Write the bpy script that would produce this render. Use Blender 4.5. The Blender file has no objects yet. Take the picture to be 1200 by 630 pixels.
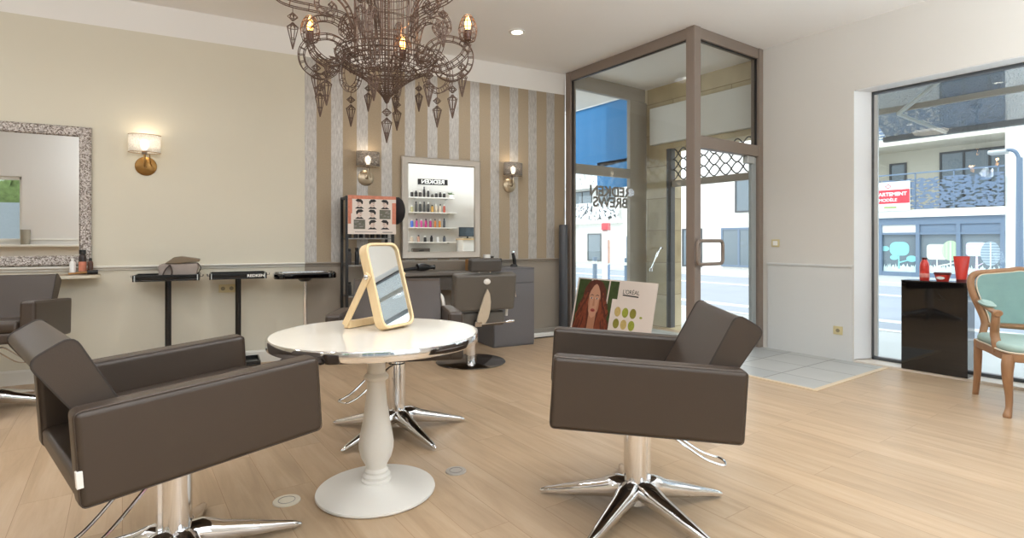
import bpy, bmesh, math, random
from mathutils import Vector, Matrix
random.seed(7)
PI = math.pi
R = math.radians
sc = bpy.context.scene
COL = sc.collection

# ---------------------------------------------------------------- camera, light, exposure
cam_d = bpy.data.cameras.new('camera')
cam_d.sensor_width = 36.0
cam_d.lens = 36.0 * 645.0 / 1200.0
cam_d.shift_y = -33.0 / 1200.0
cam_d.clip_start = 0.05
cam_d.clip_end = 300
cam = bpy.data.objects.new('camera', cam_d)
COL.objects.link(cam)
YAW = -35.3
cam.location = (0, 0, 1.15)
cam.rotation_euler = (R(90), 0, R(YAW))
sc.camera = cam

vs = sc.view_settings
vs.view_transform = 'Standard'
vs.look = 'None'
vs.gamma = 1.0
vs.exposure = -0.02
vs.use_curve_mapping = False
sc.cycles.max_bounces = 10
sc.cycles.diffuse_bounces = 5
sc.cycles.glossy_bounces = 5
sc.cycles.transparent_max_bounces = 24
sc.cycles.caustics_reflective = False
sc.cycles.caustics_refractive = False
sc.cycles.sample_clamp_indirect = 6.0

world = bpy.data.worlds.new('sky')
sc.world = world
world.use_nodes = True
bg = world.node_tree.nodes['Background']
bg.inputs[0].default_value = (0.86, 0.93, 1.0, 1)
bg.inputs[1].default_value = 2.9

sun_d = bpy.data.lights.new('sun', 'SUN')
sun_d.energy = 1.6
sun_d.angle = R(2)
sun_d.color = (1.0, 0.96, 0.9)
sun = bpy.data.objects.new('sun', sun_d)
COL.objects.link(sun)
sun.rotation_euler = Vector((0.75, -0.35, -0.95)).to_track_quat('-Z', 'Y').to_euler()

DOWNLIGHT_W = 10.0
FILL_GLOBE_L = 46.0
FILL_UPLIGHT_W = 55.0
SCONCE_W = 0.8
BULB_W = 0.8

# ---------------------------------------------------------------- materials
def srgb(h):
    if isinstance(h, str):
        h = [int(h[i:i + 2], 16) / 255 for i in (0, 2, 4)]
    return tuple(((c / 12.92) if c <= 0.04045 else ((c + 0.055) / 1.055) ** 2.4) for c in h)

class NT:
    def __init__(s, name):
        s.m = bpy.data.materials.new(name)
        s.m.use_nodes = True
        s.t = s.m.node_tree
        s.p = s.t.nodes['Principled BSDF']
        s.out = s.t.nodes['Material Output']
    def n(s, typ, **kw):
        nd = s.t.nodes.new(typ)
        for k, v in kw.items():
            if k.startswith('i_'):
                key = k[2:]
                key = int(key) if key.isdigit() else key.replace('_', ' ')
                nd.inputs[key].default_value = v
            else:
                setattr(nd, k, v)
        return nd
    def l(s, a, ao, b, bi):
        s.t.links.new(a.outputs[ao], b.inputs[bi])
    def mix(s, fac, a, b):
        nd = s.n('ShaderNodeMix', data_type='RGBA')
        for idx, val in ((0, fac), (6, a), (7, b)):
            if isinstance(val, tuple) and hasattr(val[0], 'outputs'):
                s.t.links.new(val[0].outputs[val[1]], nd.inputs[idx])
            elif idx == 0:
                nd.inputs[0].default_value = val
            else:
                nd.inputs[idx].default_value = (*val[:3], 1)
        return nd
    def math(s, op, a, b=None):
        nd = s.n('ShaderNodeMath', operation=op)
        for i, val in enumerate((a, b)):
            if val is None: continue
            if isinstance(val, tuple): s.t.links.new(val[0].outputs[val[1]], nd.inputs[i])
            else: nd.inputs[i].default_value = val
        return nd

def plain(name, col, rough=0.5, metal=0.0, noise=0.0, nscale=20, bump=0.0, bscale=60, spec=0.5, coat=0.0):
    k = NT(name)
    c = srgb(col) if isinstance(col, str) else col
    k.p.inputs['Roughness'].default_value = rough
    k.p.inputs['Metallic'].default_value = metal
    k.p.inputs['Specular IOR Level'].default_value = spec
    k.p.inputs['Coat Weight'].default_value = coat
    tc = k.n('ShaderNodeTexCoord')
    if noise > 0:
        nz = k.n('ShaderNodeTexNoise', i_Scale=nscale, i_Detail=4.0)
        k.l(tc, 'Object', nz, 'Vector')
        mx = k.mix((nz, 'Fac'), tuple(x * (1 - noise) for x in c), tuple(min(1, x * (1 + noise)) for x in c))
        k.l(mx, 2, k.p, 'Base Color')
    else:
        k.p.inputs['Base Color'].default_value = (*c, 1)
    if bump > 0:
        nb = k.n('ShaderNodeTexNoise', i_Scale=bscale, i_Detail=3.0)
        k.l(tc, 'Object', nb, 'Vector')
        b = k.n('ShaderNodeBump', i_Strength=bump, i_Distance=0.004)
        k.l(nb, 'Fac', b, 'Height')
        k.l(b, 'Normal', k.p, 'Normal')
    return k.m

def emit(name, col, strength):
    k = NT(name)
    k.p.inputs['Base Color'].default_value = (*srgb(col), 1)
    k.p.inputs['Emission Color'].default_value = (*srgb(col), 1)
    k.p.inputs['Emission Strength'].default_value = strength
    return k.m

def glassy(name, tint=(0.97, 0.985, 0.98), ior=1.45, rough=0.0):
    k = NT(name)
    tr = k.n('ShaderNodeBsdfTransparent'); tr.inputs[0].default_value = (*tint, 1)
    gl = k.n('ShaderNodeBsdfGlossy'); gl.inputs['Roughness'].default_value = rough
    lw_ = k.n('ShaderNodeLayerWeight'); lw_.inputs['Blend'].default_value = 0.5
    pw = k.math('POWER', (lw_, 1), 5.0); sc_ = k.math('MULTIPLY', (pw, 0), 0.9); r0 = ((ior - 1) / (ior + 1)) ** 2
    fr = k.math('ADD', (sc_, 0), r0)
    mx = k.n('ShaderNodeMixShader')
    k.l(fr, 0, mx, 0); k.l(tr, 0, mx, 1); k.l(gl, 0, mx, 2)
    k.l(mx, 0, k.out, 'Surface')
    return k.m

def veil(name, col, opacity, rough=0.8):
    k = NT(name)
    tr = k.n('ShaderNodeBsdfTransparent')
    k.p.inputs['Base Color'].default_value = (*srgb(col), 1)
    k.p.inputs['Roughness'].default_value = rough
    tc = k.n('ShaderNodeTexCoord')
    nz = k.n('ShaderNodeTexNoise', i_Scale=110.0, i_Detail=2.0); k.l(tc, 'Object', nz, 'Vector')
    mr = k.n('ShaderNodeMapRange'); k.l(nz, 'Fac', mr, 0)
    mr.inputs[1].default_value = 0.3; mr.inputs[2].default_value = 0.7
    mr.inputs[3].default_value = max(0, opacity - 0.12); mr.inputs[4].default_value = min(1, opacity + 0.12)
    mx = k.n('ShaderNodeMixShader')
    k.l(mr, 0, mx, 0); k.l(tr, 0, mx, 1); k.l(k.p, 0, mx, 2)
    k.l(mx, 0, k.out, 'Surface')
    return k.m

def mat_floor():
    k = NT('oak_planks')
    tc = k.n('ShaderNodeTexCoord')
    mp = k.n('ShaderNodeMapping'); mp.inputs['Rotation'].default_value = (0, 0, R(90)); k.l(tc, 'Object', mp, 0)
    br = k.n('ShaderNodeTexBrick'); k.l(mp, 0, br, 'Vector')
    br.offset = 0.37; br.offset_frequency = 2
    br.inputs['Color1'].default_value = (0, 0, 0, 1); br.inputs['Color2'].default_value = (1, 1, 1, 1)
    br.inputs['Mortar'].default_value = (0.5, 0.5, 0.5, 1)
    br.inputs['Scale'].default_value = 1.0
    br.inputs['Mortar Size'].default_value = 0.0012
    br.inputs['Mortar Smooth'].default_value = 0.3
    br.inputs['Brick Width'].default_value = 1.35
    br.inputs['Row Height'].default_value = 0.185
    # grain stretched along the planks (y)
    m2 = k.n('ShaderNodeMapping'); m2.inputs['Scale'].default_value = (9, 0.9, 1); k.l(tc, 'Object', m2, 0)
    ad = k.n('ShaderNodeVectorMath', operation='MULTIPLY_ADD')
    k.l(br, 'Color', ad, 0); ad.inputs[1].default_value = (7, 9, 3); k.l(m2, 0, ad, 2)
    g = k.n('ShaderNodeTexNoise', i_Scale=1.6, i_Detail=6.0, i_Roughness=0.6, i_Distortion=0.6); k.l(ad, 0, g, 'Vector')
    m3 = k.n('ShaderNodeMapping'); m3.inputs['Scale'].default_value = (60, 2.2, 1); k.l(tc, 'Object', m3, 0)
    g2 = k.n('ShaderNodeTexNoise', i_Scale=2.0, i_Detail=3.0); k.l(m3, 0, g2, 'Vector')
    r1 = k.n('ShaderNodeValToRGB'); k.l(g, 'Fac', r1, 0)
    e = r1.color_ramp.elements
    e[0].position = 0.28; e[0].color = (*srgb('a98f71'), 1)
    e[1].position = 0.72; e[1].color = (*srgb('c3ab8e'), 1)
    mid = e.new(0.5); mid.color = (*srgb('b99e7f'), 1)
    tone = k.mix((br, 'Color'), (0.93, 0.93, 0.93), (1.05, 1.045, 1.04))
    mul = k.n('ShaderNodeMix', data_type='RGBA', blend_type='MULTIPLY'); mul.inputs[0].default_value = 1
    k.l(r1, 0, mul, 6); k.l(tone, 2, mul, 7)
    fine = k.mix((g2, 'Fac'), (0.95, 0.95, 0.95), (1.04, 1.04, 1.04))
    mul2 = k.n('ShaderNodeMix', data_type='RGBA', blend_type='MULTIPLY'); mul2.inputs[0].default_value = 1
    k.l(mul, 2, mul2, 6); k.l(fine, 2, mul2, 7)
    seam = k.mix((br, 'Fac'), (1, 1, 1), srgb('c4b098'))
    mul3 = k.n('ShaderNodeMix', data_type='RGBA', blend_type='MULTIPLY'); mul3.inputs[0].default_value = 0.8
    k.l(mul2, 2, mul3, 6); k.l(seam, 2, mul3, 7)
    k.l(mul3, 2, k.p, 'Base Color')
    k.p.inputs['Roughness'].default_value = 0.36
    b = k.n('ShaderNodeBump', i_Strength=0.05, i_Distance=0.002); k.l(g2, 'Fac', b, 'Height'); k.l(b, 'Normal', k.p, 'Normal')
    return k.m

def mat_stripes():
    k = NT('striped_wallpaper')
    tc = k.n('ShaderNodeTexCoord'); sp = k.n('ShaderNodeSeparateXYZ'); k.l(tc, 'Object', sp, 0)
    a = k.math('SUBTRACT', (sp, 0), 0.740)
    b = k.math('DIVIDE', (a, 0), 0.2537)
    f = k.math('FRACT', (b, 0))
    st = k.math('LESS_THAN', (f, 0), 0.445)
    m = k.n('ShaderNodeMapping'); m.inputs['Scale'].default_value = (55, 55, 9); k.l(tc, 'Object', m, 0)
    nz = k.n('ShaderNodeTexNoise', i_Scale=1.5, i_Detail=6.0, i_Roughness=0.7); k.l(m, 0, nz, 'Vector')
    rp = k.n('ShaderNodeValToRGB'); k.l(nz, 'Fac', rp, 0)
    e = rp.color_ramp.elements
    e[0].position = 0.35; e[0].color = (*srgb('a09991'), 1)
    e[1].position = 0.66; e[1].color = (*srgb('c6c1ba'), 1)
    m2 = k.n('ShaderNodeMapping'); m2.inputs['Scale'].default_value = (14, 14, 14); k.l(tc, 'Object', m2, 0)
    n2 = k.n('ShaderNodeTexNoise', i_Scale=6.0, i_Detail=3.0); k.l(m2, 0, n2, 'Vector')
    bei = k.mix((n2, 'Fac'), srgb('9c8b73'), srgb('b09e85'))
    mx = k.mix((st, 0), (bei, 2), (rp, 0))
    k.l(mx, 2, k.p, 'Base Color')
    ro = k.n('ShaderNodeMapRange'); k.l(st, 0, ro, 0); ro.inputs[3].default_value = 0.8; ro.inputs[4].default_value = 0.42
    k.l(ro, 0, k.p, 'Roughness')
    me = k.math('MULTIPLY', (st, 0), 0.25); k.l(me, 0, k.p, 'Metallic')
    return k.m

def mat_brick(name, c1, c2, mortar, bw, rh, ms, rot=None, scale=1.0, noise=0.3, rough=0.85, offset=0.5, axis='yz'):
    k = NT(name)
    tc = k.n('ShaderNodeTexCoord'); sp = k.n('ShaderNodeSeparateXYZ'); k.l(tc, 'Object', sp, 0)
    cb = k.n('ShaderNodeCombineXYZ')
    k.l(sp, 'XYZ'.index(axis[0].upper()), cb, 0); k.l(sp, 'XYZ'.index(axis[1].upper()), cb, 1)
    br = k.n('ShaderNodeTexBrick'); k.l(cb, 0, br, 'Vector'); br.offset = offset
    br.inputs['Color1'].default_value = (*srgb(c1), 1); br.inputs['Color2'].default_value = (*srgb(c2), 1)
    br.inputs['Mortar'].default_value = (*srgb(mortar), 1)
    br.inputs['Scale'].default_value = scale; br.inputs['Mortar Size'].default_value = ms
    br.inputs['Brick Width'].default_value = bw; br.inputs['Row Height'].default_value = rh
    nz = k.n('ShaderNodeTexNoise', i_Scale=4.0, i_Detail=6.0); k.l(tc, 'Object', nz, 'Vector')
    t = k.mix((nz, 'Fac'), (1 - noise,) * 3, (1 + noise * 0.6,) * 3)
    mul = k.n('ShaderNodeMix', data_type='RGBA', blend_type='MULTIPLY'); mul.inputs[0].default_value = 1
    k.l(br, 'Color', mul, 6); k.l(t, 2, mul, 7); k.l(mul, 2, k.p, 'Base Color')
    k.p.inputs['Roughness'].default_value = rough
    b = k.n('ShaderNodeBump', i_Strength=0.3, i_Distance=0.01); k.l(nz, 'Fac', b, 'Height'); k.l(b, 'Normal', k.p, 'Normal')
    return k.m

def mat_mosaic():
    k = NT('silver_mosaic')
    tc = k.n('ShaderNodeTexCoord')
    vo = k.n('ShaderNodeTexVoronoi', i_Scale=115.0); k.l(tc, 'Object', vo, 'Vector')
    rp = k.n('ShaderNodeValToRGB'); sp = k.n('ShaderNodeSeparateColor'); k.l(vo, 'Color', sp, 0); k.l(sp, 0, rp, 0)
    e = rp.color_ramp.elements
    e[0].position = 0.1; e[0].color = (*srgb('6e6258'), 1)
    e[1].position = 0.8; e[1].color = (*srgb('c9c1ba'), 1)
    k.l(rp, 0, k.p, 'Base Color')
    k.p.inputs['Metallic'].default_value = 0.5; k.p.inputs['Roughness'].default_value = 0.35
    b = k.n('ShaderNodeBump', i_Strength=0.6, i_Distance=0.006); k.l(vo, 'Distance', b, 'Height'); k.l(b, 'Normal', k.p, 'Normal')
    return k.m

def mat_wood(name, c1, c2, scale=(3, 30, 30), rough=0.5):
    k = NT(name)
    tc = k.n('ShaderNodeTexCoord'); m = k.n('ShaderNodeMapping'); m.inputs['Scale'].default_value = scale; k.l(tc, 'Object', m, 0)
    nz = k.n('ShaderNodeTexNoise', i_Scale=2.0, i_Detail=5.0, i_Distortion=0.8); k.l(m, 0, nz, 'Vector')
    mx = k.mix((nz, 'Fac'), srgb(c1), srgb(c2)); k.l(mx, 2, k.p, 'Base Color')
    k.p.inputs['Roughness'].default_value = rough
    return k.m

def mat_lines(name, c1, c2, scale, axis):
    """printed sticker: coloured with thin stripes"""
    k = NT(name)
    tc = k.n('ShaderNodeTexCoord'); sp = k.n('ShaderNodeSeparateXYZ'); k.l(tc, 'Object', sp, 0)
    a = k.math('MULTIPLY', (sp, axis), scale); f = k.math('FRACT', (a, 0)); st = k.math('LESS_THAN', (f, 0), 0.5)
    mx = k.mix((st, 0), srgb(c1), srgb(c2)); k.l(mx, 2, k.p, 'Base Color')
    k.p.inputs['Roughness'].default_value = 0.6
    return k.m

def mat_perforated(name, col, scale, thr, stretch):
    k = NT(name)
    k.p.inputs['Base Color'].default_value = (*srgb(col), 1); k.p.inputs['Roughness'].default_value = 0.6
    tc = k.n('ShaderNodeTexCoord'); m = k.n('ShaderNodeMapping'); m.inputs['Scale'].default_value = stretch; k.l(tc, 'Object', m, 0)
    nz = k.n('ShaderNodeTexNoise', i_Scale=scale, i_Detail=0.5, i_Distortion=0.4); k.l(m, 0, nz, 'Vector')
    gt = k.math('GREATER_THAN', (nz, 'Fac'), thr)
    tr = k.n('ShaderNodeBsdfTransparent')
    mx = k.n('ShaderNodeMixShader'); k.l(gt, 0, mx, 0); k.l(k.p, 0, mx, 1); k.l(tr, 0, mx, 2)
    k.l(mx, 0, k.out, 'Surface')
    return k.m

M = {}
M['cream'] = plain('cream_paint', 'd6cfbc', 0.75, noise=0.02, nscale=2)
M['white_wall'] = plain('white_paint', 'd4d0c9', 0.75, noise=0.015, nscale=2)
M['ceiling'] = plain('ceiling_paint', 'eeebe8', 0.85)
M['band'] = plain('white_band_paint', 'eae6e0', 0.8)
M['taupe'] = plain('taupe_paint', '9a9083', 0.6, noise=0.03, nscale=3)
M['cream_low'] = plain('cream_satin_paint', 'd5cfbd', 0.5)
M['trim'] = plain('white_trim', 'dedad0', 0.5)
M['floor'] = mat_floor()
M['stripes'] = mat_stripes()
M['tile'] = mat_brick('grey_floor_tile', 'a9aaa8', 'b6b5b0', '77756f', 0.425, 0.425, 0.006, noise=0.12, rough=0.35, offset=0.0, axis='xy')
M['stone'] = mat_brick('limestone_blocks', 'b9a681', 'cfc0a0', '9a8868', 0.85, 0.43, 0.005, noise=0.35, axis='yz')
M['bronze'] = plain('bronze_painted_steel', '83756a', 0.45, noise=0.02)
M['bronze_light'] = plain('pale_bronze_steel', '9d9488', 0.45)
M['steel_grey'] = plain('grey_steel', '6c7076', 0.4)
M['alu'] = plain('pale_aluminium', 'b9bcbb', 0.35, metal=0.4)
M['glass'] = glassy('clear_glass')
M['glass_tint'] = glassy('shop_glass', tint=(0.93, 0.97, 0.98), ior=1.5)
M['mirror'] = plain('mirror_glass', (0.92, 0.93, 0.92), 0.0, metal=1.0)
M['leather'] = plain('taupe_leather', '40342a', 0.42, noise=0.04, nscale=6, bump=0.08, bscale=220)
M['leather_grey'] = plain('grey_brown_leather', '5b554d', 0.45, bump=0.08, bscale=220)
M['seam'] = plain('leather_seam', '463a30', 0.5)
M['stitch'] = plain('dark_piping', '2e2620', 0.5)
M['chrome'] = plain('chrome', (0.82, 0.82, 0.83), 0.09, metal=1.0)
M['chrome_dark'] = plain('dark_chrome', (0.45, 0.43, 0.41), 0.12, metal=1.0)
M['black'] = plain('black_plastic', '161414', 0.35)
M['black_gloss'] = plain('black_gloss', '060507', 0.04, coat=0.5)
M['black_tray'] = plain('black_tray', '141211', 0.2)
M['white_metal'] = plain('white_lacquer', 'e6e2da', 0.35)
M['marble'] = plain('white_table_laminate', 'e9e2d4', 0.12, noise=0.03, nscale=5)
M['pale_wood'] = mat_wood('pale_birch', 'd9b98a', 'ead0a4', (30, 30, 3))
M['oak_arm'] = mat_wood('carved_beech', '8c6546', 'ab825e', (22, 22, 4))
M['teal'] = plain('teal_velvet', '7ea09c', 0.8, noise=0.12, nscale=14, bump=0.1)
M['teal_pale'] = plain('pale_teal_velvet', 'a2bab2', 0.8, noise=0.1, nscale=14)
M['nail_trim'] = plain('pale_nail_trim', 'd9cdb8', 0.6)
M['cabinet'] = plain('slate_grey_laminate', '6b696b', 0.45)
M['cabinet_dark'] = plain('dark_taupe_laminate', '554d45', 0.5)
M['counter'] = plain('grey_counter', '6c655d', 0.4)
M['silver_frame'] = plain('brushed_silver', 'b9b0a5', 0.35, metal=0.7)
M['mosaic'] = mat_mosaic()
M['brass'] = plain('aged_brass', '9a7440', 0.35, metal=0.8)
M['nickel'] = plain('satin_nickel', 'b6a58c', 0.3, metal=0.8)
M['rust'] = plain('rusty_wire', '604b3e', 0.55, metal=0.3, noise=0.35, nscale=9)
M['bulb'] = emit('amber_bulb', 'ffb35a', 14.0)
M['bulb_white'] = emit('warm_white_bulb', 'fff0d8', 9.0)
M['opal'] = emit('fill_globe_opal', 'e6f0ff', FILL_GLOBE_L)
M['lens'] = emit('downlight_lens', 'fff4e2', 9.0)
M['shade'] = veil('sheer_white_shade', 'efece6', 0.5)
M['shade_grey'] = veil('sheer_grey_shade', '8c847b', 0.62)
M['plastic_ivory'] = plain('ivory_plastic', 'cfc194', 0.4)
M['white'] = plain('white_plastic', 'eeece6', 0.4)
M['paper'] = plain('pale_card', 'e3d6cb', 0.6)
M['red'] = plain('red_plastic', 'c8382e', 0.3)
M['red_dark'] = plain('dark_red_cap', '5a1d1c', 0.35)
M['orange_print'] = plain('coral_print', 'cc7f64', 0.6, noise=0.3, nscale=40)
M['ink'] = plain('black_ink', '25211f', 0.6)
M['grey_ink'] = plain('grey_ink', '8e8782', 0.6)
M['skin_print'] = plain('printed_skin', 'c9967a', 0.6)
M['skin_pale'] = plain('printed_pale_skin', 'd9c2b4', 0.6)
M['auburn'] = plain('printed_auburn_hair', '5c2c1e', 0.6, noise=0.5, nscale=26)
M['leafy'] = plain('printed_foliage', '3a4a22', 0.6, noise=0.7, nscale=18)
M['lip'] = plain('printed_lips', 'a5483f', 0.6)
M['olive'] = plain('olive_swatch', '9aa03a', 0.6, noise=0.3, nscale=60)
M['tan_swatch'] = plain('tan_swatch', 'c2a868', 0.6, noise=0.25, nscale=60)
M['khaki_swatch'] = plain('khaki_swatch', '8c8434', 0.6, noise=0.25, nscale=60)
M['kraft'] = plain('orange_wood', 'a87a44', 0.6)
M['grey_bag'] = plain('grey_leather_bag', '9c8f86', 0.5, noise=0.08)
M['bag_flap'] = plain('taupe_bag_flap', '75654f', 0.5)
M['asphalt'] = plain('asphalt', '979da6', 0.85, noise=0.12, nscale=1.2)
M['pavement'] = plain('pale_pavement', 'b9bab8', 0.85, noise=0.08, nscale=2)
M['kerb'] = plain('kerb_stone', 'd4d4d2', 0.8)
M['facade'] = plain('white_render', 'eeece6', 0.9, noise=0.02)
M['facade_cream'] = plain('cream_render', 'dcd6c6', 0.9)
M['facade_grey'] = plain('blue_grey_metal', '6d7f94', 0.5)
M['pane_ext'] = plain('dark_window_pane', '6f7c84', 0.12, spec=0.6)
M['pane_blue'] = plain('blue_window_pane', '53637e', 0.15, spec=0.6)
M['perf'] = mat_perforated('perforated_panel', '6a7b92', 6.0, 0.55, (1, 1.0, 2.6))
M['perf_white'] = mat_perforated('white_perforated_panel', 'dfe1e3', 3.4, 0.56, (1, 1.6, 1.6))
M['sticker_teal'] = plain('turquoise_sticker', '8fd0d2', 0.6)
M['sticker_green'] = mat_lines('green_striped_sticker', 'c4d6b4', 'b2ccaa', 9, 1)
M['sticker_mint'] = mat_lines('pale_striped_sticker', 'e0e6da', 'd2ded4', 12, 2)
M['sticker_pink'] = mat_lines('pink_striped_sticker', 'dcbfdc', 'cfe0e4', 9, 2)
M['sticker_grey'] = mat_lines('grey_striped_sticker', 'a9bcc8', '8697a4', 11, 2)
M['sticker_grass'] = plain('white_grass_sticker', 'd3e4e0', 0.6, noise=0.15, nscale=3)
M['sign_red'] = plain('red_sign', 'd63a48', 0.5)
M['sign_white'] = plain('white_sign', 'f0eeea', 0.5)
M['sign_green'] = plain('green_sign_text', '9fb070', 0.5)
M['blue_fab'] = plain('blue_awning', '2272ab', 0.7)
M['mesh_fab'] = veil('awning_mesh', '77828c', 0.52)
M['bush'] = plain('bush_green', '7c9257', 0.8, noise=0.6, nscale=12)
M['conc'] = plain('blue_grey_concrete', 'aab4be', 0.8, noise=0.08)
M['grille'] = plain('dark_grille', '4c4a48', 0.5)
M['frame_dark'] = plain('dark_window_frame', '4a4d50', 0.4)
M['screen'] = plain('dark_screen', '39444c', 0.1)
M['plant'] = plain('leaf_green', '5f8a3c', 0.6)
PAL = {'black': M['black'], 'white': M['white'], 'red': M['red']}
def colmat(h):
    if h not in PAL: PAL[h] = plain('tone_' + h, h, 0.35)
    return PAL[h]

# ---------------------------------------------------------------- mesh helpers
def BM(): return bmesh.new()

def face(bm, vs_, mi=0):
    try:
        f = bm.faces.new(vs_); f.material_index = mi; return f
    except ValueError:
        return None

def box(bm, x0, x1, y0, y1, z0, z1, mi=0, Mx=None):
    P = [(x, y, z) for z in (z0, z1) for y in (y0, y1) for x in (x0, x1)]
    v = [bm.verts.new(Mx @ Vector(p) if Mx else p) for p in P]
    for q in ((0, 2, 3, 1), (4, 5, 7, 6), (0, 1, 5, 4), (2, 6, 7, 3), (0, 4, 6, 2), (1, 3, 7, 5)):
        face(bm, [v[i] for i in q], mi)
    return v

def prism(bm, poly, a0, a1, axis='y', mi=0, Mx=None):
    """extrude a 2-D outline: axis y -> (x,z); x -> (y,z); z -> (x,y)"""
    def mk(p, a):
        q = {'y': (p[0], a, p[1]), 'x': (a, p[0], p[1]), 'z': (p[0], p[1], a)}[axis]
        return Mx @ Vector(q) if Mx else q
    A = [bm.verts.new(mk(p, a0)) for p in poly]
    B = [bm.verts.new(mk(p, a1)) for p in poly]
    n = len(poly)
    face(bm, A[::-1], mi); face(bm, B, mi)
    for i in range(n):
        face(bm, [A[i], A[(i + 1) % n], B[(i + 1) % n], B[i]], mi)

def tube(bm, pts, r, n=8, closed=False, caps=True, mi=0, flat=1.0):
    pts = [Vector(p) for p in pts]
    m = len(pts)
    rs = r if isinstance(r, (list, tuple)) else [r] * m
    T = []
    for i in range(m):
        a = pts[(i - 1) % m] if (closed or i > 0) else pts[i]
        b = pts[(i + 1) % m] if (closed or i < m - 1) else pts[i]
        t = (b - a); T.append(t.normalized() if t.length > 1e-9 else Vector((0, 0, 1)))
    up = Vector((0, 0, 1)) if abs(T[0].z) < 0.9 else Vector((1, 0, 0))
    nrm = (up - T[0] * up.dot(T[0])).normalized()
    rings = []
    for i in range(m):
        nrm = (nrm - T[i] * nrm.dot(T[i]))
        nrm = nrm.normalized() if nrm.length > 1e-6 else T[i].orthogonal().normalized()
        bi = T[i].cross(nrm)
        rings.append([bm.verts.new(pts[i] + (nrm * math.cos(2 * PI * k / n) * flat + bi * math.sin(2 * PI * k / n)) * rs[i]) for k in range(n)])
    for i in range(m if closed else m - 1):
        a, b = rings[i], rings[(i + 1) % m]
        for k in range(n):
            face(bm, [a[k], a[(k + 1) % n], b[(k + 1) % n], b[k]], mi)
    if caps and not closed:
        face(bm, rings[0][::-1], mi); face(bm, rings[-1], mi)

def lathe(bm, prof, c=(0, 0, 0), n=32, mi=0, Mx=None, sx=1.0, sy=1.0, ring=False):
    if ring: prof = list(prof) + [prof[0]]
    rings = []
    for r, z in prof:
        if r < 1e-6:
            p = Vector((c[0], c[1], c[2] + z)); rings.append([bm.verts.new(Mx @ p if Mx else p)])
        else:
            rg = []
            for k in range(n):
                p = Vector((c[0] + sx * r * math.cos(2 * PI * k / n), c[1] + sy * r * math.sin(2 * PI * k / n), c[2] + z))
                rg.append(bm.verts.new(Mx @ p if Mx else p))
            rings.append(rg)
    for a, b in zip(rings, rings[1:]):
        if len(a) == 1 and len(b) == 1: continue
        for k in range(n):
            k2 = (k + 1) % n
            if len(a) == 1: face(bm, [a[0], b[k2], b[k]], mi)
            elif len(b) == 1: face(bm, [a[k], a[k2], b[0]], mi)
            else: face(bm, [a[k], a[k2], b[k2], b[k]], mi)
    if ring:
        bmesh.ops.remove_doubles(bm, verts=rings[0] + rings[-1], dist=1e-6); return
    if len(rings[0]) > 1: face(bm, rings[0][::-1], mi)
    if len(rings[-1]) > 1: face(bm, rings[-1], mi)

def poly2(bm, pts, y, mi=0):
    """flat print on a board: outline in x,z at depth y, facing -y"""
    face(bm, [bm.verts.new((p[0], y, p[1])) for p in pts], mi)

def ell(cx, cz, rx, rz, n=20, a0=0, a1=2 * PI):
    return [(cx + rx * math.cos(a0 + (a1 - a0) * k / n), cz + rz * math.sin(a0 + (a1 - a0) * k / n)) for k in range(n)]

def rrect(x0, x1, y0, y1, r, n=6):
    out = []
    for cx, cy, a in ((x1 - r, y1 - r, 0), (x0 + r, y1 - r, 90), (x0 + r, y0 + r, 180), (x1 - r, y0 + r, 270)):
        for k in range(n + 1):
            t = R(a + 90 * k / n); out.append((cx + r * math.cos(t), cy + r * math.sin(t)))
    return out

def round_poly(pts, n=5):
    """outline with rounded corners, each point (a, b, radius); nearly straight corners are kept"""
    out = []; m = len(pts)
    for i in range(m):
        p = Vector(pts[i][:2]); a = Vector(pts[i - 1][:2]) - p; b = Vector(pts[(i + 1) % m][:2]) - p
        r = min(pts[i][2], 0.4 * a.length, 0.4 * b.length); a.normalize(); b.normalize()
        for k in range(n + 1):
            t = k / n; q = (1 - t) ** 2 * (p + a * r) + 2 * t * (1 - t) * p + t * t * (p + b * r); out.append((q.x, q.y))
    return out

def spline(pts, n=8, closed=False):
    P = [Vector(p) for p in pts]; m = len(P); out = []
    seg = m if closed else m - 1
    for i in range(seg):
        p0 = P[(i - 1) % m] if (closed or i > 0) else P[i]
        p1 = P[i]; p2 = P[(i + 1) % m]
        p3 = P[(i + 2) % m] if (closed or i < m - 2) else P[(i + 1) % m]
        for k in range(n):
            t = k / n
            out.append(0.5 * ((2 * p1) + (p2 - p0) * t + (2 * p0 - 5 * p1 + 4 * p2 - p3) * t * t + (3 * p1 - p0 - 3 * p2 + p3) * t ** 3))
    if not closed: out.append(P[-1])
    return out

def build(name, bm, mats, parent=None, loc=None, rot=None, bevel=0.0, seg=2, smooth=True, ang=40, subsurf=0, xf=None):
    if xf is not None: bmesh.ops.transform(bm, matrix=xf, verts=bm.verts)
    bmesh.ops.recalc_face_normals(bm, faces=bm.faces)
    me = bpy.data.meshes.new(name); bm.to_mesh(me); bm.free()
    for m in (mats if isinstance(mats, (list, tuple)) else [mats]): me.materials.append(m)
    o = bpy.data.objects.new(name, me); COL.objects.link(o)
    if parent: o.parent = parent
    if loc is not None: o.location = loc
    if rot is not None: o.rotation_euler = rot
    if smooth:
        for p in me.polygons: p.use_smooth = True
        me.set_sharp_from_angle(angle=R(ang))
    if bevel > 0:
        b = o.modifiers.new('bevel', 'BEVEL'); b.width = bevel; b.segments = seg; b.limit_method = 'ANGLE'; b.angle_limit = R(35)
        if smooth:
            me.set_sharp_from_angle(angle=R(180))
            w = o.modifiers.new('wn', 'WEIGHTED_NORMAL'); w.keep_sharp = True
    if subsurf:
        s = o.modifiers.new('sub', 'SUBSURF'); s.levels = subsurf; s.render_levels = subsurf
    return o

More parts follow.
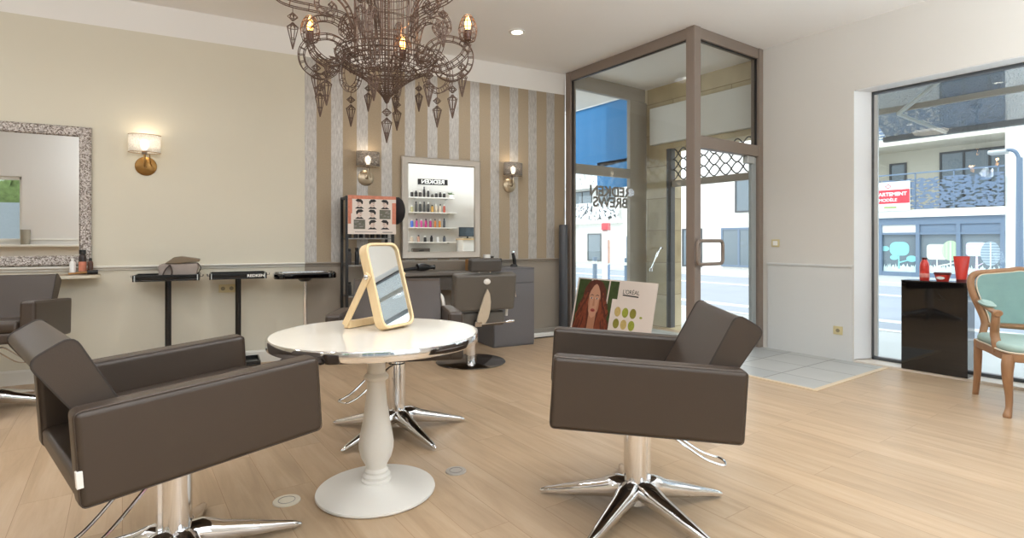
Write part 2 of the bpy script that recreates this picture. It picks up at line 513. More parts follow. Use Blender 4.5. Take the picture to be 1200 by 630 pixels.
def tag(o, label, cat, group=None, kind=None):
    if label: o['label'] = label
    if cat: o['category'] = cat
    if group: o['group'] = group
    if kind: o['kind'] = kind
    return o

def thing(name, label, cat, loc=(0, 0, 0), rz=0.0, group=None):
    o = bpy.data.objects.new(name, None); COL.objects.link(o)
    o.empty_display_size = 0.1
    o.location = loc; o.rotation_euler = (0, 0, rz)
    return tag(o, label, cat, group)

def struct(name, bm, mats, **kw):
    o = build(name, bm, mats, **kw); o['kind'] = 'structure'; return o

def text_mesh(name, body, size, mat, parent, Mx, extrude=0.0, bold=0.0, align='CENTER', sx=1.0):
    cu = bpy.data.curves.new(name, 'FONT'); cu.body = body; cu.size = size
    cu.align_x = align; cu.align_y = 'CENTER'; cu.extrude = extrude; cu.offset = bold
    tmp = bpy.data.objects.new(name + '_tmp', cu); COL.objects.link(tmp)
    dg = bpy.context.evaluated_depsgraph_get()
    me = bpy.data.meshes.new_from_object(tmp.evaluated_get(dg))
    COL.objects.unlink(tmp); bpy.data.objects.remove(tmp); bpy.data.curves.remove(cu)
    me.transform(Matrix.Diagonal((sx, 1, 1, 1))); me.transform(Mx)
    me.materials.clear(); me.materials.append(mat); me.name = name
    o = bpy.data.objects.new(name, me); COL.objects.link(o); o.parent = parent
    return o
# text lying in the x,z plane and read from -y
TXZ = Matrix.Rotation(R(90), 4, 'X')

# left (striped) wall frame: s along the wall, off = distance into the room
WA = math.atan2(-0.127, 0.992)
WD = Vector((0.992, -0.127, 0)); WN = Vector((0.127, 0.992, 0))
def lw(s, off=0.0, z=0.0):
    p = WD * s + WN * (5.74 - off); return (p.x, p.y, z)
CEIL = 3.22

# ================================================================ SETTING
# floor
bm = BM(); box(bm, -6.2, 5.84, -1.8, 6.7, -0.1, 0.0)
struct('floor', bm, M['floor'], smooth=False)
bm = BM(); box(bm, 4.375, 5.66, 2.13, 5.1, -0.05, 0.004)
struct('floor_tiles', bm, M['tile'], smooth=False)
bm = BM(); box(bm, 4.335, 4.375, 2.13, 3.27, -0.02, 0.006); box(bm, 4.335, 5.66, 2.09, 2.13, -0.02, 0.006)
struct('trim_1', bm, plain('pale_oak_strip', 'd8c3a4', 0.5), smooth=False)
# ceiling
bm = BM(); box(bm, -6.2, 5.9, -1.8, 6.7, CEIL, CEIL + 0.2)
struct('ceiling', bm, M['ceiling'], smooth=False)

# left wall (cream, then striped wallpaper over taupe), in its own frame
def on_left(o):
    o.location = lw(0); o.rotation_euler = (0, 0, WA); return o
S0, S1, S2 = -7.2, 0.742, 3.80
bm = BM()
box(bm, S0, S2, 0.0, 0.2, 2.963, CEIL, 0)
box(bm, S0, S1, 0.0, 0.2, 0.93, 2.963, 1)
box(bm, S0, S1, 0.0, 0.2, 0.0, 0.93, 2)
box(bm, S1, S2, 0.0, 0.2, 0.93, 2.963, 3)
box(bm, S1, S2, 0.0, 0.2, 0.0, 0.93, 4)
on_left(struct('wall_left', bm, [M['band'], M['cream'], M['cream_low'], M['stripes'], M['taupe']], smooth=False))
def rail(name, s0, s1, mat):
    bm = BM(); prism(bm, [(0, 0.895), (-0.012, 0.90), (-0.012, 0.915), (-0.03, 0.92), (-0.034, 0.93), (-0.026, 0.938), (0, 0.938)], s0, s1, 'x')
    on_left(struct(name, bm, mat, smooth=False))
rail('trim_2', S0, S1, M['trim'])
rail('trim_3', S1, S2, M['taupe'])
bm = BM(); prism(bm, [(0, 0), (-0.022, 0), (-0.022, 0.10), (-0.012, 0.115), (0, 0.115)], S0, S1, 'x')
on_left(struct('baseboard_left', bm, M['trim'], smooth=False))
bm = BM(); prism(bm, [(0, 0), (-0.018, 0), (-0.018, 0.08), (-0.01, 0.09), (0, 0.09)], S1, 3.74, 'x')
on_left(struct('baseboard_rear', bm, plain('grey_baseboard', '9a9388', 0.5), smooth=False))

# right wall with the shop window
UW = 5.66
bm = BM()
box(bm, UW, 5.90, 2.385, 3.29, 0, CEIL)
box(bm, UW, 5.90, -1.0, 2.385, 2.575, CEIL)
box(bm, UW, 5.90, -1.8, -1.0, 0, CEIL)
struct('wall_right', bm, M['white_wall'], smooth=False)
bm = BM(); box(bm, UW - 0.006, UW, -1.0, 2.382, 2.575, 2.655)
struct('trim_4', bm, M['white_wall'], smooth=False)
bm = BM(); box(bm, UW - 0.012, UW, 2.395, 3.235, 0, 0.895, 0); box(bm, UW - 0.022, UW, 2.39, 3.235, 0.895, 0.918, 0)
struct('trim_5', bm, plain('grey_white_panel', 'd2d2cf', 0.5), bevel=0.003)
# reveal lining and threshold
bm = BM(); prism(bm, [(UW + 0.001, 2.3849), (5.899, 2.3849), (5.899, 2.307), (5.838, 2.307)], 0.03, 2.57, 'z'); box(bm, UW + 0.002, 5.84, -1.0, 2.37, 2.568, 2.575)
struct('trim_6', bm, plain('bright_reveal_paint', 'e8e8e8', 0.6), smooth=False)
bm = BM(); box(bm, UW - 0.01, 5.9, -1.0, 2.385, -0.05, 0.022)
struct('trim_7', bm, plain('pale_threshold', 'd9cfc2', 0.45), bevel=0.004)

# shop window: frame and pane
bm = BM()
for a, b in ((2.282, 2.306), (0.22, 0.29), (-1.0, -0.94)): box(bm, 5.84, 5.90, a, b, 0.022, 2.568)
box(bm, 5.84, 5.90, -1.0, 2.306, 2.545, 2.568); box(bm, 5.84, 5.90, -1.0, 2.306, 0.022, 0.05)
wf = struct('window_1', bm, M['frame_dark'], bevel=0.004)
bm = BM(); box(bm, 5.866, 5.874, -0.94, 2.282, 0.06, 2.535)
build('pane', bm, M['glass_tint'], wf, smooth=False)
bm = BM(); box(bm, 5.838, 5.862, 2.252, 2.282, 0.06, 2.535); build('glazing_bead', bm, M['alu'], wf, smooth=False)

# back wall (behind the camera) with a reflected window and one added for daylight, and the far side wall
bm = BM()
BW = -1.6
box(bm, -6.2, -4.75, BW - 0.2, BW, 0, CEIL); box(bm, -4.75, -3.52, BW - 0.2, BW, 0, 1.13); box(bm, -4.75, -3.52, BW - 0.2, BW, 2.36, CEIL)
box(bm, -3.52, -2.0, BW - 0.2, BW, 0, CEIL)
box(bm, -2.0, 2.6, BW - 0.2, BW, 2.75, CEIL); box(bm, -2.0, 2.6, BW - 0.2, BW, 0, 0.5)
box(bm, 2.6, 5.9, BW - 0.2, BW, 0, CEIL)
struct('wall_back', bm, M['white_wall'], smooth=False)
bm = BM(); box(bm, -6.3, -6.2, -1.8, 6.8, 0, CEIL)
struct('wall_side', bm, M['cream'], smooth=False)
def plain_window(name, x0, x1, z0, z1, cols):
    bm = BM(); y0, y1 = BW - 0.14, BW - 0.08
    for i in range(cols + 1):
        c = x0 + (x1 - x0) * i / cols; a = min(max(c - 0.03, x0), x1 - 0.06); box(bm, a, a + 0.06, y0, y1, z0, z1)
    box(bm, x0, x1, y0, y1, z0, z0 + 0.06); box(bm, x0, x1, y0, y1, z1 - 0.06, z1)
    w = struct(name, bm, M['trim'], bevel=0.004)
    bm = BM(); box(bm, x0 + 0.03, x1 - 0.03, BW - 0.114, BW - 0.106, z0 + 0.03, z1 - 0.03); build('pane', bm, M['glass'], w, smooth=False)
plain_window('window_2', -4.75, -3.52, 1.13, 2.36, 1)
plain_window('added_window_3', -2.0, 2.6, 0.5, 2.75, 4)  # unseen window, added to let more daylight in
bm = BM(); box(bm, -5.6, -2.4, BW, BW + 0.16, 1.04, 1.08)
struct('trim_8', bm, M['trim'], bevel=0.005)
bm = BM(); box(bm, -5.6, -2.2, BW, BW + 0.02, 1.16, 1.19)
struct('trim_9', bm, M['trim'], bevel=0.003)

# vestibule: bronze frame with glass, glass door, glazed rear
VU, VV, VB = 4.47, 3.29, 5.14
bm = BM()
box(bm, VU, VU + 0.10, VV, VV + 0.10, 0, CEIL)                       # corner post
box(bm, VU, VU + 0.08, VB - 0.06, VB + 0.03, 0, CEIL)                 # rear left post
box(bm, VU + 0.01, VU + 0.09, VV + 0.10, VB - 0.06, CEIL - 0.11, CEIL)   # left face head
box(bm, VU + 0.01, VU + 0.09, VV + 0.10, VB - 0.06, 0, 0.07)
box(bm, VU + 0.10, UW - 0.075, VV + 0.01, VV + 0.09, CEIL - 0.11, CEIL)
box(bm, VU + 0.10, UW - 0.075, VV + 0.01, VV + 0.09, 2.055, 2.175)      # transom
box(bm, UW - 0.075, UW + 0.05, VV, VV + 0.10, 0, CEIL)
vest = struct('door_1', bm, M['bronze'], bevel=0.006)
bm = BM(); box(bm, VU + 0.046, VU + 0.054, VV + 0.10, VB - 0.06, 0.07, CEIL - 0.11)
build('side_pane', bm, M['glass'], vest, smooth=False)
bm = BM(); box(bm, VU + 0.10, UW - 0.075, VV + 0.046, VV + 0.054, 2.175, CEIL - 0.11)
build('top_pane', bm, M['glass'], vest, smooth=False)
bm = BM(); 
for a, b, c, d in ((VV + 0.10, VB - 0.06, CEIL - 0.118, CEIL - 0.11),): box(bm, VU + 0.03, VU + 0.045, a, b, c, d)
box(bm, VU + 0.03, VU + 0.045, VB - 0.072, VB - 0.06, 0.07, CEIL - 0.11)
box(bm, UW - 0.095, UW - 0.075, VV + 0.03, VV + 0.045, 2.175, CEIL - 0.11)
box(bm, VU + 0.10, UW - 0.075, VV + 0.03, VV + 0.045, CEIL - 0.122, CEIL - 0.11)
build('gasket', bm, M['black'], vest, smooth=False)
# door leaf
bm = BM(); box(bm, VU + 0.105, UW - 0.16, VV + 0.045, VV + 0.055, 0.015, 2.045)
leaf = build('door_leaf', bm, M['glass'], vest, smooth=False)
bm = BM(); box(bm, UW - 0.165, UW - 0.085, VV + 0.03, VV + 0.07, 0.015, 2.045)
build('door_stile', bm, plain('pale_steel_stile', '9aa0a0', 0.35), vest, bevel=0.004)
bm = BM(); tube(bm, [(p[0], VV - 0.04, p[1]) for p in rrect(4.46, 4.865, 0.925, 1.15, 0.045, 5)], 0.017, 10, closed=True)
tube(bm, [(4.60, VV - 0.04, 1.15), (4.60, VV + 0.045, 1.15)], 0.012, 8); tube(bm, [(4.60, VV - 0.04, 0.925), (4.60, VV + 0.045, 0.925)], 0.012, 8)
build('door_handle', bm, M['bronze'], vest)
bm = BM(); box(bm, UW - 0.26, UW - 0.13, VV + 0.02, VV + 0.08, 1.975, 2.05)
build('hinge_patch', bm, M['alu'], vest, bevel=0.004)
# glazed rear of the vestibule
bm = BM()
box(bm, VU + 0.08, 5.86, VB - 0.03, VB + 0.03, 3.04, CEIL)
box(bm, 5.56, 5.74, VB - 0.03, VB + 0.03, 0, 3.04)
box(bm, VU + 0.08, 5.56, VB - 0.03, VB + 0.03, 1.99, 2.11)
box(bm, VU + 0.08, VU + 0.12, VB - 0.03, VB + 0.03, 0, 3.04)
box(bm, VU + 0.12, 5.56, VB - 0.03, VB + 0.03, 0, 0.06)
box(bm, 5.74, 5.90, VB - 0.02, VB + 0.05, 0, 3.04)
rg = struct('window_4', bm, M['bronze_light'], bevel=0.005)
bm = BM(); box(bm, VU + 0.12, 5.56, VB - 0.004, VB + 0.004, 0.06, 1.99); box(bm, VU + 0.12, 5.56, VB - 0.004, VB + 0.004, 2.11, 3.04)
build('pane', bm, M['glass'], rg, smooth=False)
for body, zc in (('REDKEN', 1.785), ('BREWS', 1.645)):
    text_mesh('lettering', body, 0.18, M['grey_ink'], rg, Matrix.Translation((5.215, VB - 0.012, zc)) @ TXZ @ Matrix.Diagonal((-1, 1, 1, 1)), extrude=0.002, bold=0.006, sx=1.12)

# stone facade with the street doorway
bm = BM()
box(bm, 5.90, 6.22, 4.79, 5.40, -0.3, CEIL + 1.2); box(bm, 5.90, 6.22, 3.29, 4.79, 2.37, CEIL + 1.2); box(bm, 5.90, 6.22, 3.0, 3.42, -0.3, 2.37)
struct('wall_front', bm, M['stone'], smooth=False)
bm = BM()
box(bm, 5.91, 6.0, 4.72, 4.79, 0, 2.37); box(bm, 5.91, 6.0, 3.42, 3.47, 0, 2.37)
door2 = struct('door_2', bm, M['grille'], bevel=0.005)
sh = thing('shutter_box', 'white roller shutter box mounted on the stone wall above the street doorway', 'shutter', (5.84, 4.2, 2.44))
bm = BM(); box(bm, -0.02, 0.055, -0.88, 0.80, 0, 0.49); build('housing', bm, plain('shutter_box_white', 'd9d7d0', 0.5), sh, bevel=0.006)
gr = thing('security_grille', 'half-lowered dark wavy-wire security grille in the street doorway', 'grille', (5.955, 4.09, 1.86))
bm = BM(); box(bm, -0.025, 0.025, -0.62, 0.63, 0.0, 0.085); build('bottom_bar', bm, M['bronze_light'], gr, bevel=0.006)
bm = BM()
for i in range(3):
    z = 0.16 + i * 0.136
    for sgn in (1, -1):
        tube(bm, [(0.006 * sgn, -0.61 + kx * 1.23 / 72, z + sgn * 0.068 * math.cos(kx * PI / 9.0)) for kx in range(73)], 0.0085, 5)
build('wire_mesh', bm, M['grille'], gr)
# opened glass street door leaf with its curved pull
dl = thing('street_door', 'open glass street door leaf with a curved chrome pull beside the stone pier', 'door', (5.86, 4.74, 0.0))
bm = BM(); box(bm, -0.42, 0.0, -0.012, -0.004, 0.02, 2.2); build('glass_leaf', bm, M['glass'], dl, smooth=False)
bm = BM(); tube(bm, spline([(-0.12, -0.02, 1.05), (-0.2, -0.06, 1.06), (-0.28, -0.08, 1.0), (-0.33, -0.07, 0.88), (-0.34, -0.02, 0.78)], 6), 0.013, 8)
lathe(bm, [(0.0, -0.02), (0.022, -0.02), (0.022, 0.02), (0, 0.02)], (-0.34, -0.02, 0.78), 12); build('door_pull', bm, M['chrome'], dl)

# the ground outside
bm = BM(); box(bm, 5.9, 9.0, -30, 60, -0.5, -0.16); box(bm, 9.0, 9.2, -30, 60, -0.5, -0.15, 1)
struct('pavement_near', bm, [M['pavement'], M['kerb']], smooth=False)
bm = BM(); box(bm, 9.2, 20.0, -30, 60, -0.6, -0.28); 
for a in (10.9, 16.2): box(bm, a, a + 0.35, -30, 60, -0.28, -0.27, 1)
struct('road', bm, [M['asphalt'], M['kerb']], smooth=False)
bm = BM(); box(bm, 20.0, 24.2, -30, 60, -0.6, -0.18); box(bm, 19.8, 20.0, -30, 60, -0.6, -0.16, 1)
struct('pavement_far', bm, [M['pavement'], M['kerb']], smooth=False)
bm = BM(); box(bm, -40, 60, -40, -1.8, -0.6, -0.16); box(bm, -40, 5.9, 6.7, 60, -0.6, -0.16)
struct('ground', bm, M['pavement'], smooth=False)
# the rest of this building: upper storeys and the neighbour beside the stripes
bm = BM(); box(bm, -12, 5.9, -1.9, 6.9, CEIL + 0.2, 12); 
struct('wall_upper', bm, M['facade'], smooth=False)

# ================================================================ FURNITURE
LT = 0.063     # recline of the salon chairs
def chair_upper(bm, zt):
    """tilt a bmesh whose z is measured from the arm tops and lift it to zt"""
    bmesh.ops.transform(bm, matrix=Matrix.Translation((0, 0, zt)) @ Matrix.Rotation(-LT, 4, 'Y'), verts=bm.verts)
    return bm

def styling_chair(label, x, y, ang, zt, leg0, pedal_ang, care_tag=False):
    t = thing('styling_chair', label, 'chair', (x, y, 0), R(ang), 'salon styling chairs')
    L, W, H, T = 0.70, 0.74, 0.268, 0.085
    lea, st = M['leather'], M['stitch']
    for s in (1, -1):
        bm = BM(); y0, y1 = sorted((s * W / 2, s * (W / 2 - T)))
        box(bm, -L / 2, L / 2, y0, y1, -H, 0); arm = build('armrest', chair_upper(bm, zt), lea, t, bevel=0.02, seg=4)
        bm = BM()
        for yy in (y0 + 0.006, y1 - 0.006):
            q = rrect(-L / 2 + 0.003, L / 2 - 0.003, -H + 0.003, -0.003, 0.016, 4)
            tube(bm, [(p[0], yy, p[1]) for p in q], 0.0014, 5, closed=True)
        build('seam', chair_upper(bm, zt), M['seam'], arm)
    bm = BM(); box(bm, -L / 2 + 0.004, L / 2 - 0.004, -W / 2 + T - 0.03, W / 2 - T + 0.03, -H, -H + 0.07)
    build('seat_base', chair_upper(bm, zt), lea, t, bevel=0.018, seg=3)
    bm = BM(); box(bm, -0.235, L / 2 - 0.004, -W / 2 + T + 0.003, W / 2 - T - 0.003, -H + 0.066, -H + 0.145)
    build('seat_cushion', chair_upper(bm, zt), lea, t, bevel=0.028, seg=4)
    # backrest: a thick leaning cushion between the arms
    bm = BM(); prof = round_poly([(-0.165, -0.155, 0.02), (-0.262, -0.14, 0.02), (-0.345, 0.0, 0.3), (-0.425, 0.138, 0.034), (-0.322, 0.193, 0.034), (-0.236, 0.0, 0.3)])
    w = W / 2 - T - 0.004
    prism(bm, prof, -w, w, 'y'); br = build('backrest', chair_upper(bm, zt), lea, t, bevel=0.012, seg=3)
    for s in (1, -1):
        bm = BM(); tube(bm, [(p[0], s * (w - 0.003), p[1]) for p in prof], 0.0036, 6, closed=True)
        build('piping', chair_upper(bm, zt), st, br)
    if care_tag:
        bm = BM(); box(bm, -L / 2 - 0.003, -L / 2 + 0.012, -W / 2 - 0.0025, -W / 2 + 0.018, -0.205, -0.16)
        o = build('care_tag', chair_upper(bm, zt), M['white'], t, bevel=0.001); o['label'] = 'small white fabric tag'
    # chrome swivel base
    ztop = zt - H - 0.004
    bm = BM(); lathe(bm, [(0.0, 0.035), (0.05, 0.035), (0.05, ztop - 0.055), (0.042, ztop - 0.05), (0.042, ztop), (0, ztop)], n=28)
    box(bm, -0.06, -0.035, -0.012, 0.012, 0.06, ztop - 0.06)
    col = build('column', bm, M['chrome'], t, ang=30)
    bm = BM(); box(bm, -0.16, 0.16, -0.11, 0.11, ztop - 0.012, ztop + 0.004)
    build('mounting_plate', bm, M['black'], t, bevel=0.003)
    for k in range(5):
        a = R(leg0 + 72 * k); c, s_ = math.cos(a), math.sin(a)
        bm = BM(); pts = []; rs = []
        for q, (d, z, r) in enumerate([(0.03, 0.095, 0.044), (0.075, 0.095, 0.047), (0.105, 0.085, 0.045), (0.14, 0.076, 0.038), (0.26, 0.050, 0.028), (0.40, 0.022, 0.0145), (0.425, 0.015, 0.009), (0.432, 0.014, 0.003)]):
            pts.append((c * d, s_ * d, z)); rs.append(r)
        tube(bm, pts, rs, 14); build('leg', bm, M['chrome'], t)
    a = R(pedal_ang); mx = Matrix.Rotation(a, 4, 'Z')
    bm = BM(); pz = ztop - 0.05
    tube(bm, [mx @ Vector(p) for p in spline([(0.04, 0.045, pz), (0.10, 0.045, pz - 0.02), (0.26, 0.045, pz - 0.13), (0.33, 0.045, pz - 0.16), (0.36, 0.04, pz - 0.165), (0.37, 0.0, pz - 0.165), (0.36, -0.04, pz - 0.165), (0.33, -0.045, pz - 0.16), (0.26, -0.045, pz - 0.13), (0.10, -0.045, pz - 0.02), (0.04, -0.045, pz)], 6)], 0.006, 8)
    build('foot_pedal', bm, M['chrome'], t)
    return t

styling_chair('taupe leather styling chair in the right foreground, side-on with its back to the entrance', 1.795, 1.618, 140.1, 0.705, -20 - 140, 180)
styling_chair('large taupe leather styling chair in the left foreground, back towards the left edge', 0.157, 2.295, 11.9, 0.715, -12, 205, care_tag=True)
styling_chair('taupe leather styling chair facing forward directly behind the round white table', 1.36, 3.13, 245.5, 0.735, 30, -55)
styling_chair('partly cropped taupe styling chair at the left edge below the mosaic-framed mirror', -0.745, 5.09, 258, 0.74, 20, 160)

# ---- round bistro table
tb = thing('round_table', 'round white table with a chrome rim and turned white pedestal in the foreground', 'table', (0.955, 2.43, 0))
bm = BM(); lathe(bm, [(0, 0), (0.26, 0), (0.268, 0.008), (0.266, 0.016), (0.24, 0.024), (0.12, 0.04), (0.075, 0.05), (0.0, 0.052)], n=64)
build('base', bm, M['white_metal'], tb)
bm = BM(); lathe(bm, [(0, 0.045), (0.068, 0.045), (0.068, 0.06), (0.06, 0.066), (0.064, 0.08), (0.052, 0.09), (0.054, 0.10), (0.046, 0.112), (0.05, 0.128), (0.068, 0.16), (0.078, 0.20), (0.079, 0.225), (0.074, 0.26), (0.062, 0.32), (0.050, 0.40), (0.043, 0.47), (0.041, 0.505), (0.044, 0.51), (0.054, 0.516), (0.056, 0.528), (0.05, 0.538), (0.041, 0.545), (0.040, 0.66), (0.05, 0.69), (0.09, 0.694), (0, 0.694)], n=40)
build('pedestal', bm, M['white_metal'], tb)
bm = BM(); lathe(bm, [(0, 0.692), (0.458, 0.692), (0.458, 0.7295), (0, 0.7295)], n=96); build('tabletop', bm, M['marble'], tb, ang=30)
bm = BM(); lathe(bm, [(0.4585, 0.688), (0.466, 0.688), (0.468, 0.692), (0.468, 0.727), (0.466, 0.731), (0.4585, 0.731)], n=96, ring=True); bm2 = build('rim', bm, M['chrome'], tb, ang=30)

# ---- table mirror
wx = Vector((1.177 - 0.967, 2.52 - 2.418, 0)).normalized()
tm = thing('table_mirror', 'tilting make-up mirror in a pale wood frame with a folding leg on the round table', 'mirror', (1.072, 2.469, 0.7315), math.atan2(wx.y, wx.x))
# local: x = width, -y = mirror side, leaning back towards +y as it rises
TW, TH, TD = 0.115, 0.415, 0.05
lean = Matrix.Rotation(R(-16.5), 4, 'X')
bm = BM()
outer = rrect(-TW, TW, 0.0, TH, 0.045, 6); inner = rrect(-TW + 0.013, TW - 0.013, 0.013, TH - 0.013, 0.034, 6)
for (ya, yb) in ((-TD / 2, TD / 2),):
    n = len(outer)
    A = [bm.verts.new((p[0], ya, p[1])) for p in outer]; B = [bm.verts.new((p[0], ya, p[1])) for p in inner]
    C_ = [bm.verts.new((p[0], yb, p[1])) for p in outer]; D_ = [bm.verts.new((p[0], yb, p[1])) for p in inner]
    for i in range(n):
        j = (i + 1) % n
        face(bm, [A[i], A[j], B[j], B[i]]); face(bm, [C_[j], C_[i], D_[i], D_[j]]); face(bm, [A[j], A[i], C_[i], C_[j]]); face(bm, [B[i], B[j], D_[j], D_[i]])
build('frame', bm, M['pale_wood'], tm, xf=lean, bevel=0.003, loc=(0, 0.0, 0.005))
bm = BM(); prism(bm, inner, -0.012, 0.012, 'y'); build('backing', bm, M['white'], tm, xf=lean, loc=(0, 0.004, 0.005))
bm = BM(); prism(bm, rrect(-TW + 0.0135, TW - 0.0135, 0.0135, TH - 0.0135, 0.034, 6), -0.018, -0.0135, 'y'); build('mirror_glass', bm, M['mirror'], tm, xf=lean, loc=(0, 0.004, 0.005))
piv = lean @ Vector((0, 0, 0.255)); piv = Vector((0, piv.y, piv.z + 0.005)); foot = Vector((0, 0.215, 0.014))
bm = BM(); d = (foot - piv).normalized(); nn = Vector((0, -d.z, d.y))
for s in (1, -1):
    x0, x1 = sorted((s * (TW + 0.002), s * (TW + 0.014)))
    P = [piv - d * 0.018 + nn * 0.017, piv - d * 0.018 - nn * 0.017, foot - nn * 0.017, foot + nn * 0.017]
    prism(bm, [(p.y, p.z) for p in P], x0, x1, 'x')
prism(bm, [(foot.y - 0.024, 0.0), (foot.y + 0.014, 0.0), (foot.y + 0.006, 0.034), (foot.y - 0.028, 0.034)], -TW - 0.002, TW + 0.002, 'x')
build('folding_leg', bm, M['pale_wood'], tm, bevel=0.004, seg=2)
for s in (1, -1):
    bm = BM(); lathe(bm, [(0, 0), (0.013, 0), (0.012, 0.006), (0.006, 0.011), (0, 0.012)], n=16)
    build('pivot_knob', bm, M['chrome'], tm, xf=Matrix.Translation((s * (TW + 0.014), piv.y, piv.z)) @ Matrix.Rotation(R(90 * s), 4, 'Y'))

# ---- chandelier
ch = thing('chandelier', 'large ornate rusty wire chandelier with amber bulbs hanging over the table', 'chandelier', (1.137, 2.748, 0), R(YAW))
RW = M['rust']; WR = 0.0028
bm = BM()
bowl = [(0.262, 2.121), (0.255, 2.09), (0.218, 2.058), (0.175, 2.035), (0.128, 2.006), (0.088, 1.975), (0.051, 1.941), (0.02, 1.905), (0.004, 1.874)]
for k in range(26):
    a = 2 * PI * k / 26; tube(bm, [(r * math.cos(a), r * math.sin(a), z) for r, z in bowl], WR * 0.8, 4, caps=False)
for r, z in bowl[:-1] + [(0.238, 2.073), (0.197, 2.046), (0.15, 2.02), (0.107, 1.99), (0.07, 1.958), (0.036, 1.923)]:
    tube(bm, [(r * math.cos(2 * PI * k / 40), r * math.sin(2 * PI * k / 40), z) for k in range(40)], WR * (1.3 if r > 0.25 else 0.8), 4, closed=True)
build('bowl', bm, RW, ch)
bm = BM(); rnd = random.Random(3)
for k in range(48):                                           # curled wire filling the rim of the bowl
    a = 2 * PI * k / 64 + rnd.uniform(-.05, .05); rr = rnd.uniform(0.16, 0.255); zz = rnd.uniform(2.075, 2.155); q = rnd.uniform(0.018, 0.036)
    ax = Vector((rnd.uniform(-1, 1), rnd.uniform(-1, 1), rnd.uniform(-1, 1))).normalized(); u_ = ax.orthogonal().normalized(); v_ = ax.cross(u_)
    c0 = Vector((rr * math.cos(a), rr * math.sin(a), zz))
    tube(bm, [c0 + (u_ * math.cos(t * 0.55) + v_ * math.sin(t * 0.55)) * q * (1 - t * 0.022) for t in range(22)], WR * 0.75, 4, caps=False)
build('wire_curls', bm, RW, ch)
bm = BM()
for rad, nn_, zz0, zz1 in ((0.165, 26, 2.10, 2.86), (0.115, 12, 2.09, 2.95)):
    for k in range(nn_):
        a = 2 * PI * k / nn_; w = rnd.uniform(-0.008, 0.008)
        tube(bm, [((rad + w * math.sin(z * 9)) * math.cos(a), (rad + w * math.sin(z * 9)) * math.sin(a), z) for z in [zz0 + (zz1 - zz0) * i / 9 for i in range(10)]], WR * 0.85, 4, caps=False)
    for i in range(9):
        z = zz0 + (zz1 - zz0) * i / 8; tube(bm, [(rad * math.cos(2 * PI * k / 30), rad * math.sin(2 * PI * k / 30), z) for k in range(30)], WR * 0.8, 4, closed=True)
build('cage', bm, RW, ch)
bm = BM()
for k in range(4):
    a = PI / 4 + k * PI / 2; tube(bm, [(0.012 * math.cos(a), 0.012 * math.sin(a), 1.88), (0.012 * math.cos(a), 0.012 * math.sin(a), 3.18)], WR, 4)
for i in range(60):
    z = 1.9 + i * 0.021; tube(bm, [(0.014 * math.cos(2 * PI * k / 8), 0.014 * math.sin(2 * PI * k / 8), z) for k in range(8)], WR * 0.7, 4, closed=True)
lathe(bm, [(0, 3.15), (0.03, 3.15), (0.07, 3.19), (0.075, CEIL), (0, CEIL)], n=24)
build('stem', bm, RW, ch)

def radial(az, pts):
    c, s = math.cos(az), math.sin(az); return [Vector((r * c, r * s, z)) for r, z in pts]
def wire_arm(name, az, pts, wdt=0.03, wid=0.02):
    cur = spline([(r, 0, z) for r, z in pts], 9); bm = BM(); c, s = math.cos(az), math.sin(az)
    side = Vector((-s, c, 0)); N_ = len(cur); rails = {}
    for (i, j) in ((-1, -1), (-1, 1), (1, -1), (1, 1)):
        rp = []
        for q in range(N_):
            t = (cur[min(q + 1, N_ - 1)] - cur[max(q - 1, 0)]).normalized(); nn = Vector((-t.z, 0, t.x))
            p = cur[q] + nn * (wdt / 2) * i
            rp.append(Vector((p.x * c, p.x * s, p.z)) + side * (wid / 2) * j)
        tube(bm, rp, WR * 0.9, 4); rails[(i, j)] = rp
    for q in range(2, N_ - 1, 4):
        tube(bm, [rails[k][q] for k in ((-1, -1), (-1, 1), (1, 1), (1, -1))], WR * 0.75, 4, closed=True)
    return build(name, bm, RW, ch)
def pendant(az, r, z, size=1.0):
    x, y = r * math.cos(az), r * math.sin(az); bm = BM(); k6 = 6
    tube(bm, [(x, y, z), (x, y, z - 0.03 * size)], WR * 0.7, 4)
    def cageprof(pr, nrib):
        for k in range(nrib):
            a = 2 * PI * k / nrib; tube(bm, [(x + a_ * math.cos(a), y + a_ * math.sin(a), z - zz) for a_, zz in pr], WR * 0.75, 4, caps=False)
        for a_, zz in pr[1:-1]:
            tube(bm, [(x + a_ * math.cos(2 * PI * k / 10), y + a_ * math.sin(2 * PI * k / 10), z - zz) for k in range(10)], WR * 0.7, 4, closed=True)
    s = size
    cageprof([(0.002, 0.026 * s), (0.024 * s, 0.046 * s), (0.002, 0.066 * s)], 7)
    cageprof([(0.002, 0.074 * s), (0.010 * s, 0.084 * s), (0.027 * s, 0.098 * s), (0.013 * s, 0.155 * s), (0.001, 0.206 * s)], 8)
    build('pendant', bm, RW, ch)
